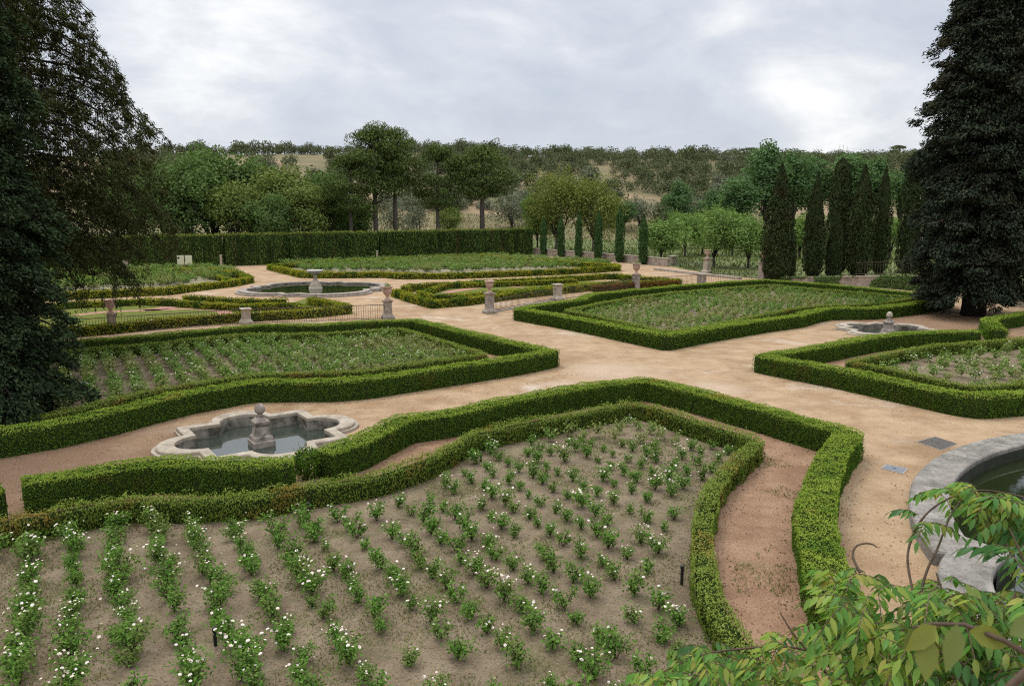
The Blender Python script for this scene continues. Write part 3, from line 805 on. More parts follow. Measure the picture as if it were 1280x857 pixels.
PD['j'] = pedestal('urn pedestal beside the broad dark cypress', 954, 349, 1.75, .75, 1.15, flowers=True, base=False)
pedestal('small pale stone pillar seen through the hanging cedar branches', 158, 338, 1.2, .5, 0, 'stone', base=False)

_barme = {}
def railing(label, a, b, h=.95, sp=.15, kerb=0.0, za=0.0, zb=0.0, r=.011, group='iron railings of the garden'):
    a, b = np.asarray(a), np.asarray(b); d = b - a; L = np.linalg.norm(d); u = d / L; rz = math.atan2(u[1], u[0])
    root = thing('iron_railing', label, 'railing', (a[0], a[1], za), 0, group)
    sl = (zb - za)
    if kerb:
        mb = MB(); mb.tube([(0, 0, kerb * .3), (d[0], d[1], sl + kerb * .3)], kerb * .75, 4)
        link('kerb', mb.mesh('kerb', M['stone_dirty']), root)
    for zz in (kerb + .06, kerb + h):
        mb = MB(); mb.tube([(0, 0, zz), (d[0], d[1], sl + zz)], .02, 4)
        link('rail', mb.mesh('rail', M['iron']), root)
    key = (round(h, 2), r)
    if key not in _barme:
        mb = MB(); mb.tube([(0, 0, .02), (0, 0, h + .03)], r, 4); _barme[key] = mb.mesh('bar', M['iron'])
    n = min(int(L / sp), 100)
    for i in range(n):
        t = (i + .5) / n
        o = link('bar', _barme[key], root); o.location = (d[0] * t, d[1] * t, sl * t + kerb)
    return root
railing('iron railing left of the first urn, running into the cedar', P(20, 426), PD['a'][0])
railing('iron railing between the left urn and the capped pedestal', PD['a'][0], PD['b'][0])
railing('iron railing from the capped pedestal to the opening', PD['b'][0], PD['c'][0])
railing('iron railing on the stone kerb right of the opening', PD['d'][0], PD['e'][0], .8, .16, .14)
railing('iron railing from the capped pedestal to the pink urn', PD['e'][0], PD['f'][0], .95, .16)
railing('iron railing from the pink urn to the dark post', PD['f'][0], PD['g'][0], .95, .16)
railing('thin railing at the orchard edge between pier and white urn pedestal', PD['h'][0], PD['i'][0], .95, .22)
railing('thin railing at the orchard edge between the two tall urns', PD['i'][0], PD['j'][0], .95, .22)
railing('railing right of the dark post running to the cypresses', PD['g'][0], P(940, 353), .95, .2)

def wall(name, label, pts, h0, h1, w, mat, cap=True, capmat='stone'):
    p = np.array(pts); n = len(p); m = miters(p)
    loc = np.array([*p[0], 0.0]); root = thing(name, label, 'wall', loc)
    hs = np.linspace(h0, h1, n)
    def sweep(hw, z0s, z1s):
        vs = []
        for i in range(n):
            for s, z in ((-1, z0s[i]), (-1, z1s[i]), (1, z1s[i]), (1, z0s[i])):
                q = p[i] + m[i] * hw * s; vs.append((q[0], q[1], z))
        fs = []
        for i in range(n - 1):
            for k in range(4):
                a = i * 4 + k; b = i * 4 + (k + 1) % 4
                fs.append((a, b, b + 4, a + 4))
        fs += [(0, 1, 2, 3), tuple((n - 1) * 4 + k for k in (3, 2, 1, 0))]
        mb = MB(); mb.add(vs, fs); return mb
    link('masonry', sweep(w / 2, [-.2] * n, hs).mesh('masonry', M[mat], loc=loc), root)
    if cap:
        link('coping', sweep(w / 2 + .06, hs + .002, hs + .1).mesh('coping', M[capmat], loc=loc), root)
    return root
wall('low_wall', 'low pale wall behind the slim cypresses, edging the meadow', wallL, .95, .95, .4, 'wallstone')
rw = wall('ivy_wall', 'rising rubble wall with ivy below the dark cypresses', wallR, .25, 2.3, .5, 'wallstone')
# ivy on the wall
q = []
wr = np.array(wallR)
for i in range(5200):
    k = random.choice([0, 1, 1, 2, 2]); t = random.random(); a, b = wr[k], wr[k + 1]
    c = a + (b - a) * t; hh = np.interp(k + t, range(5), np.linspace(.25, 2.3, 5)); d = nrm((b - a)[None])[0]
    side = np.array([d[1], -d[0]])
    q.append((c[0] + side[0] * .33, c[1] + side[1] * .33, random.random() * (hh + .15)))
q = np.array(q); keep = noise(q, .55) > -.12; q = q[keep]; q[:, :2] += R.normal(size=(len(q), 2)) * .05
V, Fq = kites(q - np.array([*wr[0], 0]), np.tile([-.2, -1, .2], (len(q), 1)), .2, .16)
link('ivy', mesh_np('ivy', V, Fq, M['decid']), rw)
railing('iron railing on top of the ivy wall by the last cypress', P(1068, 356.8), P(1142, 362.8), 1.15, .25, za=1.02, zb=1.55, r=.016)
# pale kerb edging at the side exit
e = PP([(819, 337.5), (870, 343.5), (925, 349.5)])
mb = MB()
for a, b in zip(e[:-1], e[1:]):
    d = b - a; mb.box(((a[0] + b[0]) / 2, (a[1] + b[1]) / 2, -.05), (np.linalg.norm(d), .5, .33), math.atan2(d[1], d[0]))
tag(link('stone_kerb', mb.mesh('stone_kerb', M['stone'])), 'pale straight stone kerb left of the white urn pedestal', 'kerb')

# utility covers
def cover(label, px, mat, frame):
    c = PP(px); m0 = np.mean(c, 0)
    root = thing('utility_cover', label, 'utility cover', (m0[0], m0[1], 0))
    def slab(name, k, z0, z1, mt):
        mb = MB(); q = [m0 + (a - m0) * k for a in c]
        mb.add([(*a, z0) for a in q] + [(*a, z1) for a in q], [(3, 2, 1, 0), (4, 5, 6, 7), (0, 1, 5, 4), (1, 2, 6, 5), (2, 3, 7, 6), (3, 0, 4, 7)])
        link(name, mb.mesh(name, mt, loc=(m0[0], m0[1], 0)), root)
    slab('frame', 1.0, -.05, .012, M[frame]); slab('lid', .84 if mat == 'lidg' else .94, -.04, .018, M[mat])
    mb = MB(); mb.tube([(-.05, 0, .02), (.05, 0, .02)], .012, 5); link('handle', mb.mesh('handle', M['iron']), root)
cover('dark cast iron cover set in the gravel beside the granite rim', [(1144.7, 552), (1177, 563), (1197.5, 554.7), (1169, 545.7)], 'lidm', 'lidframe')
cover('small grey cover with pale frame, near the hedge corner', [(1100, 585.5), (1129, 592.7), (1136, 585.7), (1107, 580)], 'lidg', 'lidframe')

# black garden light stakes
for lb, px, py, h in (('black stake light right of the near bed, by the curved low hedge', 852, 731, .40),
                      ('black stake light at the back of the near bed, against the low hedge', 601, 577, .32),
                      ('black stake light below the low hedge at the left of the near bed', 386, 645, .34),
                      ('black stake light among the white roses at the lower left', 269.5, 807, .32),
                      ('black stake light standing in the pale roses of the middle right bed', 836, 397, .45),
                      ('black stake light along the brownish hedge of the right bed', 1162.5, 452, .42)):
    c = P(px, py)
    root = thing('stake_light', lb, 'garden light', (c[0], c[1], 0), 0, 'black stake lights in the rose beds')
    mb = MB(); mb.lathe([(.03, -.05), (.03, h - .06)], n=10); link('post', mb.mesh('post', M['black']), root)
    mb = MB(); mb.lathe([(.036, h - .058), (.04, h - .03), (.036, h), (.01, h + .006)], n=10); link('lamp_head', mb.mesh('lamp_head', M['black']), root)

# two cream boards before the tall screen
for lb, px in (('cream notice board on a post, nearer the cedar', 226.5), ('cream notice board on a post, nearer the path opening', 236.5)):
    c = P(px, 336.5)
    root = thing('notice_board', lb, 'sign', (c[0], c[1], 0), .15, 'pair of cream boards')
    mb = MB(); mb.box((0, 0, .55), (.82, .06, 1.15)); link('board', mb.mesh('board', M['cream']), root)
    mb = MB(); mb.box((-.3, .05, -.1), (.07, .06, 1.6)); link('post', mb.mesh('post', M['iron']), root)
    mb = MB(); mb.box((.3, .05, -.1), (.07, .06, 1.6)); link('post', mb.mesh('post', M['iron']), root)
for lb, px, py in (('thin pale post at the seam of the tall screen beside the path', 280, 333.5), ('thin pale post at the tall screen below the left pines', 473, 327)):
    c = P(px, py); mb = MB(); mb.box((c[0], c[1] - .9, 0), (.22, .22, 1.5)); mb.box((c[0], c[1] - .9, 1.5), (.3, .3, .08))
    tag(link('marker_post', mb.mesh('marker_post', M['stone'])), lb, 'post')

# ================================================================== TREES
def blobs_crown(blobs, n, leaf, aspect=.6, jit=.8, fill=.25, axis=None, rng=R):
    """leaf cards on the shells of many blobs (cx,cy,cz,r,flat)"""
    B = np.array(blobs); w = B[:, 3] ** 2; w /= w.sum()
    k = rng.choice(len(B), n, p=w)
    d = nrm(rng.normal(size=(n, 3)))
    rr = np.where(rng.uniform(size=n) < fill, rng.uniform(.2, .9, n), rng.uniform(.85, 1.1, n))
    c = B[k, :3] + d * (B[k, 3] * rr)[:, None] * np.stack([np.ones(n), np.ones(n), B[k, 4]], 1)
    ax = None if axis is None else np.tile(axis, (n, 1))
    return kites(c, d + np.array([0, 0, .25]), leaf, leaf * aspect, ax, jit, rng)

def limbs(mb, z0, r0, targets, lean=(0, 0), n=7):
    top = np.array([lean[0], lean[1], z0])
    mb.tube([(0, 0, -.3), (lean[0] * .4, lean[1] * .4, z0 * .5), tuple(top)], [r0 * 1.25, r0, r0 * .85], n)
    for t in targets:
        t = np.array(t); mid = top * .5 + t * .5 + np.array([0, 0, -.08 * np.linalg.norm(t - top)])
        mb.tube([top - np.array([0, 0, .1]), mid, t], [r0 * .6, r0 * .35, r0 * .12], 5)

def fit(V, h, cr):
    V = V.copy(); V[:, 2] *= h / np.percentile(V[:, 2], 99.6); V[:, :2] *= cr / np.percentile(np.hypot(V[:, 0], V[:, 1]), 96)
    return V

def make_tree(name, h, cr, trunk, nb, nl, leaf, mat, bark='bark', squash=.8, zlo=.25, br=.42, aspect=.6, seed=1, axis=None, top_bias=1.0):
    """returns (crown mesh, trunk mesh) of a broadleaf tree h tall with crown radius cr"""
    rng = np.random.default_rng(seed)
    zc, zr = h * (1 + zlo) / 2, h * (1 - zlo) / 2
    bl = []
    while len(bl) < nb:
        d = rng.uniform(-1, 1, 3)
        if np.linalg.norm(d) > 1: continue
        d = d / max(np.linalg.norm(d), .3) * rng.uniform(.45, .82) if rng.uniform() < .8 else d * .5
        prof = 1.0 - .35 * max(d[2], 0) * top_bias
        r = cr * br * rng.uniform(.6, 1.15)
        bl.append((d[0] * cr * .85 * prof, d[1] * cr * .85 * prof, zc + d[2] * zr * .85, r, squash))
    V, Fq = blobs_crown(bl, int(nl * .86), leaf, aspect, .85, .3, axis, rng); V = fit(V, h, cr)
    # thin shoots that break the outline
    ns = 34; per = int(nl * .14 / ns); pts, nn = [], []
    for _ in range(ns):
        b = bl[int(rng.integers(0, len(bl)))]; d = nrm((np.array([b[0], b[1], (b[2] - zc) * cr / zr]) + rng.normal(size=3) * cr * .3 + np.array([0, 0, .35 * cr]))[None])[0]
        p0 = np.array(b[:3]) + d * b[3] * .7; l = cr * rng.uniform(.18, .42)
        f = rng.uniform(0, 1, per) ** 1.3
        pts.append(p0 + d * (f * (l + b[3] * .3))[:, None] + rng.normal(size=(per, 3)) * leaf * .9 * (1.1 - f)[:, None]); nn.append(rng.normal(size=(per, 3)) + np.array([0, 0, .5]))
    V2, F2 = kites(np.concatenate(pts), np.concatenate(nn), leaf, leaf * aspect, None, .5, rng)
    V, Fq = join_np([(V, Fq), (V2, F2)])
    cm = mesh_np('crown', V, Fq, M[mat])
    mb = MB(); limbs(mb, h * max(zlo * .9, .12), trunk, [(b[0] * .8, b[1] * .8, b[2]) for b in bl[:max(5, nb // 2)]], (rng.normal() * .2, rng.normal() * .2))
    return cm, mb.mesh('trunk', M[bark], True)

def plant(name, label, cat, meshes, loc, rz, sc, group):
    r = thing(name, label, cat, loc, rz, group)
    r.scale = sc if hasattr(sc, '__len__') else (sc, sc, sc)
    link('crown', meshes[0], r)
    if len(meshes) > 1: link('trunk', meshes[1], r)
    return r

def tree_at(name, label, cat, meshes, mh, mr, px, Y, topy, wpx, group, rz=None):
    """stand a tree of model height mh, crown radius mr where the photo shows it"""
    top = at_y(px, topy, Y); zb = float(terr(np.array([top[0]]), np.array([Y]))[0]) if Y > 100 else 0.0
    s_h = (top[2] - zb) / mh; s_r = wpx / 2 / F * Y * 1.06 / mr
    return plant(name, label, cat, meshes, (top[0], Y, zb), R.uniform(0, 6.28) if rz is None else rz, (s_r, s_r, s_h), group)

dec = [make_tree('d', 12, 4.5, .22, 40, 8000, .34, 'decid', seed=s, zlo=.10, br=.36) for s in (1, 2)] + [make_tree('d', 12, 4.5, .22, 40, 7500, .33, 'decid2', seed=s, zlo=.10, br=.36) for s in (3, 4)]
G = 'broadleaf wood behind the tall screen'
for lb, px, Y, ty, w, k in (('dark round tree of the wood, half behind the cedar', 205, 126, 205, 90, 0),
                            ('tallest left tree of the wood, just right of the cedar tip', 262, 132, 184, 92, 1),
                            ('broad green tree of the wood behind the cream boards', 232, 124, 196, 80, 0),
                            ('mid green tree of the wood above the pale path opening', 308, 134, 198, 80, 1),
                            ('low tree of the wood in front, above the path opening', 292, 124, 228, 70, 2),
                            ('olive green tree of the wood, behind the tazza pool', 350, 130, 208, 80, 2),
                            ('small dark tree of the wood with bare lower stems', 335, 122, 243, 60, 0),
                            ('loose tree of the wood with many thin stems', 378, 126, 232, 66, 3),
                            ('green tree of the wood next to the left pine trunk', 405, 134, 213, 74, 1),
                            ('low bright tree of the wood below the left pine', 448, 140, 246, 52, 0), ('low bright thicket tree between the trunks of the left pines', 424, 144, 250, 46, 1), ('small thicket tree behind the narrow pine', 562, 158, 258, 34, 3),
                            ('dark far tree of the wood, hidden behind the cedar', 150, 130, 210, 90, 0)):
    tree_at('broadleaf_tree', lb, 'tree', dec[k], 12, 4.5, px, Y, ty, w, G)

# stone pines: flat layered crowns of needle tufts on long bare trunks
def make_pine(h, cr, seed, zlo=.42, lean=0.0, nb=64, nl=11000):
    rng = np.random.default_rng(seed); bl = []
    tgt = []
    for i in range(nb):
        a = rng.uniform(0, 6.28); t = rng.uniform(0, 1); z = h * (zlo + (1 - zlo) * (.08 + .86 * t))
        rmax = cr * (1 - (abs(t - .30) / .78) ** 2) * .9 if t > .3 else cr * .9 * (.72 + .28 * t / .3)
        r = rmax * math.sqrt(rng.uniform(.1, 1)); b = cr * rng.uniform(.24, .40)
        bl.append((r * math.cos(a) + lean, r * math.sin(a), z, b, .62)); tgt.append((bl[-1][0] * .9, bl[-1][1] * .9, z - b * .3))
    V, Fq = blobs_crown(bl, nl, .46, .26, .7, .3, np.array([0, 0, 1.0]), rng)
    V = fit(V, h, cr)
    mb = MB()
    mb.tube([(0, 0, -.3), (lean * .3, .1, h * .35), (lean * .7, 0, h * .65), (lean, 0, h * .93)], [.36, .30, .2, .06], 8)
    for t in tgt[:18]:
        z = t[2] - .12 * h * .4; k = z / h
        mb.tube([(lean * k, 0, max(z - .6, h * .3)), ((lean * k + t[0]) / 2, t[1] / 2, z + .1), t], [.11, .07, .03], 5)
    return mesh_np('crown', V, Fq, M['pine']), mb.mesh('trunk', M['pinebark'], True)
pines = [make_pine(20, 4.2, 11), make_pine(20, 4.2, 12, .38), make_pine(20, 4.2, 13, .5)]
G = 'pines standing behind the tall screen'
for lb, px, Y, ty, w, k in (('tall pine in the middle of the left clump', 466, 131, 154, 74, 0), ('shorter pine on the left edge of the clump', 436, 129, 192, 66, 1),
                            ('tall pine on the right edge of the left clump', 492, 134, 160, 66, 2), ('single narrow pine between the two pine groups', 546, 136, 181, 58, 1),
                            ('wide dark pine standing alone on the right', 603, 137, 183, 84, 2)):
    tree_at('pine_tree', lb, 'tree', pines[k], 20, 4.2, px, Y, ty, w, G, 0.6 * k)

# olives and field bushes
olv = [make_tree('o', 5, 3, .25, 14, 1900, .32, 'olive', seed=s, zlo=.06, squash=.9, aspect=.4) for s in (21, 22)]
for lb, px, Y, ty, w, k in (('round grey olive tree between the pine trunks', 523, 156, 252, 36, 0), ('darker grey olive tree behind the left pine trunks', 494, 168, 247, 36, 1), ('silvery olive tree at the foot of the hill near the willows', 640, 180, 240, 46, 1),
                            ('grey olive tree right of the narrow pine', 572, 190, 247, 30, 0), ('silvery olive tree behind the slim cypresses', 800, 185, 247, 40, 0), ('pale olive tree peeping over the orchard', 870, 195, 243, 40, 1)):
    tree_at('olive_tree', lb, 'tree', olv[k], 5, 3, px, Y, ty, w, 'olive trees at the foot of the hill')

# willows
wil = [make_tree('w', 12, 4.5, .28, 46, 9500, .34, 'willow', 'pinebark', seed=s, zlo=.18, squash=1.4, br=.34, aspect=.34, axis=np.array([0, 0, 1.0])) for s in (31, 32)]
tree_at('willow_tree', 'yellow green feathery tree, left one of the pair behind the slim cypresses', 'tree', wil[0], 12, 4.5, 697, 138, 212, 78, 'feathery yellow green trees')
tree_at('willow_tree', 'yellow green feathery tree, right one of the pair behind the slim cypresses', 'tree', wil[1], 12, 4.5, 744, 136, 219, 74, 'feathery yellow green trees')

# orchard
orc = [make_tree('f', 6, 3.6, .17, 26, 5200, .25, 'orchard', 'bark', seed=s, zlo=.20, squash=.9, br=.29) for s in (41, 42, 43)]
G = 'bright green orchard trees'
for lb, px, Y, ty, w, k in (('orchard tree nearest the last slim cypress', 827, 112, 274, 56, 0), ('forked orchard tree behind the tall white urn pedestal', 895, 100, 264, 70, 1), ('orchard tree beside the broad dark cypress', 938, 98, 272, 62, 2),
                            ('orchard tree in the second row behind the rough pier', 858, 124, 268, 50, 2), ('orchard tree in the second row above the white urn', 880, 128, 261, 50, 0), ('orchard tree in the second row left of the broad cypress', 918, 126, 266, 50, 1),
                            ('orchard tree in the last row, by the grey olives', 842, 150, 266, 40, 1), ('orchard tree in the last row, below the poplars', 902, 152, 262, 44, 2), ('orchard tree between the broad cypress and its neighbour', 1003, 118, 268, 60, 0),
                            ('orchard tree glimpsed behind the small pointed cypress', 1048, 122, 270, 60, 1), ('orchard tree between the last dark cypress and the conifer', 1116, 116, 272, 56, 2), ('low bright tree beside the end of the tall screen', 672, 142, 246, 44, 0),
                            ('orchard tree in the last row behind the dark cypresses', 1080, 140, 262, 64, 1)):
    tree_at('orchard_tree', lb, 'tree', orc[k], 6, 3.6, px, Y, ty, w, G)

# poplars
pop = [make_tree('p', 14, 3.2, .22, 36, 7000, .36, 'poplar', 'pinebark', seed=s, zlo=.1, squash=1.15, br=.38) for s in (51, 52)]
G = 'blue green poplars behind the orchard'
for lb, px, Y, ty, w, k in (('slim blue green poplar behind the orchard olives', 851, 170, 227, 36, 0), ('rounded poplar left of the tallest poplar', 925, 166, 222, 52, 1), ('tallest poplar, left of the broad dark cypress', 958, 172, 178, 58, 0), ('tall poplar right behind the broad dark cypress', 992, 178, 192, 56, 1),
                            ('poplar between the middle dark cypresses', 1020, 182, 196, 50, 0), ('poplar behind the two big cypresses', 1066, 180, 192, 52, 1), ('poplar behind the last dark cypress', 1094, 184, 198, 52, 0), ('low poplar left of the slim gap by the conifer', 1128, 188, 214, 44, 1), ('small bluish tree among the orchard tops', 895, 176, 238, 40, 0), ('small bluish tree right of the willows', 778, 178, 252, 34, 1)):
    tree_at('poplar_tree', lb, 'tree', pop[k], 14, 3.2, px, Y, ty, w, G)

# columnar cypresses
def make_cypress(h, r, n, leaf, mat, seed, flat_top=False, point=.6):
    rng = np.random.default_rng(seed)
    t = rng.uniform(0, 1, n) ** .9; a = rng.uniform(0, 2 * PI, n)
    prof = np.minimum(1, (t / .08)) ** .5 * np.where(t < .3, .9 + .1 * t / .3, np.maximum(0, 1 - (np.maximum(t - .3, 0) / .7) ** (3.2 if flat_top else 1.9 if point > .5 else 2.6)) ** (.5 if flat_top else .95 if point > .5 else .8))
    c0 = np.stack([np.cos(a), np.sin(a), np.zeros(n)], 1)
    q = np.stack([np.cos(a) * prof * r, np.sin(a) * prof * r, t * h], 1)
    k = 1 + .20 * noise(q * np.array([1, 1, .45]), 1.6 / r * .9) + .16 * noise(q * np.array([1, 1, .6]), 4.5 / r) + rng.uniform(-.18, .05, n)
    q[:, :2] *= k[:, None]
    V, Fq = kites(q, c0 + np.array([0, 0, .35]), leaf, leaf * .4, np.tile([0, 0, 1.0], (n, 1)) + .3 * c0, .55, rng)
    core = MB(); core.lathe([(r * .3, .05)] + [(r * .72 * float(np.interp(z, [0, .08, .3, .6, .8, 1], [.5, .93, 1, .76, .42, .03])), z * h * .96) for z in (0.02, .08, .25, .45, .6, .75, .88, .97)], n=10)
    tr = MB(); tr.tube([(0, 0, -.3), (0, 0, h * .5)], [r * .16, r * .1], 7)
    return mesh_np('crown', V, Fq, M[mat]), core.mesh('inner_branches', M['boxcore'], True), tr.mesh('trunk', M['bark'], True)

def cyp_at(name, label, ms, mh, mr, px, by, ty, w, group, zb=0.0):
    c = P(px, by, zb); top = at_y(px, ty, c[1])
    s_h = (top[2] - zb) / mh; s_r = w / 2 / F * c[1] * .87 / mr
    r = thing(name, label, 'cypress', (c[0], c[1], zb), R.uniform(0, 6.28), group)
    r.scale = (s_r, s_r, s_h)
    link('crown', ms[0], r); link('inner_branches', ms[1], r); link('trunk', ms[2], r)
    return r
slim = [make_cypress(6, .55, 3000, .22, 'cypress_green', s, False, .45) for s in (61, 62)]
for i, (lb, px, by, ty, w) in enumerate((('slim cypress nearest the tall screen', 679, 319.5, 272, 10), ('slim cypress before the left feathery tree', 701, 321.5, 270, 11), ('slim cypress between the two feathery trees', 723, 323.5, 266, 11),
                                         ('slim cypress before the right feathery tree', 747.5, 326, 264, 12.5), ('tallest slim cypress, second from the orchard', 774, 328, 257, 13.5), ('thick slim cypress nearest the orchard', 803.5, 330.5, 268, 14))):
    cyp_at('slim_cypress', lb, slim[i % 2], 6, .55, px, by, ty, w, 'row of slim clipped cypresses')
big = [make_cypress(12, 1.5, 7500, .34, 'cypress', s, ft) for s, ft in ((71, False), (72, False), (73, True))]
G = 'tall dark cypresses above the ivy wall'
for lb, px, by, ty, w, k in (('broad dark cypress beside the urn pedestal', 970, 350, 205, 43, 0), ('thin dark sapling cypress against the broad one', 988.5, 349, 292, 12, 2), ('leaning slim pointed cypress right of the broad one', 1015, 347, 215, 30, 1),
                             ('blunt topped cypress standing behind the pointed ones', 1044, 343, 199, 33, 2), ('short small cypress in front of the blunt one', 1041, 347, 262, 24, 1), ('wide cypress right of the short small one', 1072, 346, 206, 37, 0),
                             ('narrow pointed cypress, last free one before the conifer', 1098, 342.5, 208, 25, 1), ('dark cypress half covered by the huge conifer', 1134, 341, 190, 34, 2)):
    cyp_at('dark_cypress', lb, big[k], 12, 1.5, px, by, ty, w, G)

# umbrella pines and lone trees on the skyline
def make_umbrella(h, cr, seed):
    rng = np.random.default_rng(seed)
    bl = [(r * math.cos(a), r * math.sin(a), h * .9 + rng.uniform(-.3, .3) - .1 * r, cr * .3, .4) for a, r in zip(rng.uniform(0, 6.28, 14), cr * .75 * np.sqrt(rng.uniform(0, 1, 14)))]
    V, Fq = blobs_crown(bl, 900, .8, .4, .7, .3, None, rng)
    mb = MB(); mb.tube([(0, 0, -.5), (.3, 0, h * .5), (0, 0, h * .75)], [.35, .28, .2], 6)
    for b in bl[:8]: mb.tube([(0, 0, h * .7), (b[0] * .9, b[1] * .9, b[2])], [.15, .06], 4)
    return mesh_np('crown', V, Fq, M['oak']), mb.mesh('trunk', M['bark'], True)
um = make_umbrella(11, 5.5, 81)
tree_at('umbrella_pine', 'flat topped umbrella pine alone on the skyline beside the conifer', 'tree', um, 11, 5.5, 1125, 400, 181, 25, 'umbrella pines on the skyline')
tree_at('umbrella_pine', 'flat topped umbrella pine on the skyline above the tallest poplar', 'tree', um, 11, 5.5, 936, 400, 184, 22, 'umbrella pines on the skyline')

# hill oaks
def make_oak(seed, mat, nb=15):
    rng = np.random.default_rng(seed); bl = []
    for i in range(nb):
        a = rng.uniform(0, 6.28); r = 2.7 * math.sqrt(rng.uniform(0, 1)); bl.append((r * math.cos(a), r * math.sin(a), 2.9 + rng.uniform(-1.0, 1.6) - .14 * r * r, rng.uniform(1.2, 2.0), .85))
    V, Fq = blobs_crown(bl, 800, .6, .7, .8, .25, None, rng); V = fit(V, 5.4, 3.9)
    mb = MB(); mb.tube([(0, 0, -.8), (.1, 0, 1.2), (0, 0, 3)], [.3, .25, .15], 5)
    return mesh_np('crown', V, Fq, M[mat]), mb.mesh('trunk', M['bark'])
oakm = [make_oak(s, 'oak') for s in (91, 92, 93, 94)] + [make_oak(s, 'olive') for s in (95, 96)]
placed = []
def oak(px, Y, r, k, sz=1.0, grp=None):
    x = (px - 640) / F * Y * 1.0
    z = float(terr(np.array([x]), np.array([Y]))[0])
    lb, g = {'c': ('rounded dark holm oak on the ridge line of the hill', 'holm oaks on the ridge'), 'l': ('rounded holm oak on the tan open slope behind the pines', 'holm oaks on the open left slope'),
             'r': ('rounded holm oak crowded on the wooded slope above the orchard', 'holm oaks on the wooded right slope')}[grp]
    o = thing('holm_oak', lb, 'tree', (x, Y, z - .3), R.uniform(0, 6.28), g)
    s = r / 3.9; o.scale = (s, s, s * sz * R.uniform(.85, 1.25))
    link('crown', oakm[k][0], o); link('trunk', oakm[k][1], o)
def free(x, Y, r, k):
    return all((x - a) ** 2 + (Y - b) ** 2 > (k * (r + c)) ** 2 for a, b, c in placed)
cand_o = []
px = 165
while px < 1175:       # ridge
    px += R.uniform(5, 13)
    if 535 < px < 560 or 458 < px < 470: continue
    cand_o.append((px, R.uniform(352, 398), R.uniform(2.4, 4.8), int(R.integers(0, 4)), 'c')); placed.append(((px - 640) / F * cand_o[-1][1], cand_o[-1][1], cand_o[-1][2]))
tries = 0
while len(cand_o) < 760 and tries < 40000:
    tries += 1
    px = R.uniform(150, 1180); Y = 175 + 205 * R.uniform() ** .7
    left = px < 632
    if left and (R.uniform() > .85 or Y < 205): continue
    if left and 285 < px < 450 and 290 < Y < 345 and R.uniform() < .55: continue
    if px > 930 and Y < 250: continue
    if not left and Y < 215 and R.uniform() < .5: continue
    if noise(np.array([[px * .02, Y * .035, 0.0]]), 1.0)[0] > (.30 if left else .42): continue
    x = (px - 640) / F * Y; r = R.uniform(2.3, 4.3)
    if not free(x, Y, r, .70 if left else .72): continue
    placed.append((x, Y, r))
    cand_o.append((px, Y, r, 4 + int(R.integers(0, 2)) if R.uniform() < .3 and Y < 320 else int(R.integers(0, 4)), 'l' if left else 'r'))
# largest in view stay objects, the rest is one distant mass
cand_o.sort(key=lambda c: -c[2] / c[1] * (1.6 if c[4] == 'c' else 1.0))
for c in cand_o[:298]: oak(c[0], c[1], c[2], c[3], grp=c[4])
parts = []
for px, Y, r, k, g in cand_o[298:]:
    me = oakm[k][0]; v = np.empty(len(me.vertices) * 3, np.float32); me.vertices.foreach_get('co', v); v = v.reshape(-1, 4, 3)[::2].reshape(-1, 3)
    a = R.uniform(0, 6.28); sc = r / 3.9; x = (px - 640) / F * Y; z = float(terr(np.array([x]), np.array([Y]))[0])
    ca, sa = math.cos(a) * sc, math.sin(a) * sc
    parts.append((np.stack([v[:, 0] * ca - v[:, 1] * sa + x, v[:, 0] * sa + v[:, 1] * ca + Y, v[:, 2] * sc * 1.1 + z - .3], 1), np.arange(len(v)).reshape(-1, 4)))
if parts:
    V, Fq = join_np(parts); struct('far_woodland', mesh_np('far_woodland', V, Fq, M['oak']), 'stuff')
for px, w in ((1048, .12), (1053, .10), (1058, .10)):
    c = at_y(px, 200, 430); z = float(terr(np.array([c[0]]), np.array([430.]))[0])
    hh = at_y(px, 181 + (px % 3), 430)[2] - z
    mb = MB(); mb.tube([(0, 0, -1), (0, 0, hh)], [.3, .12], 5); mb.box((0, 0, hh * .8), (1.2, .12, .12))
    o = link('mast', mb.mesh('mast', M['white'])); o.location = (c[0], 430, z)
    tag(o, 'thin pale radio mast rising from the far ridge above the cypresses', 'mast', 'radio masts on the ridge')

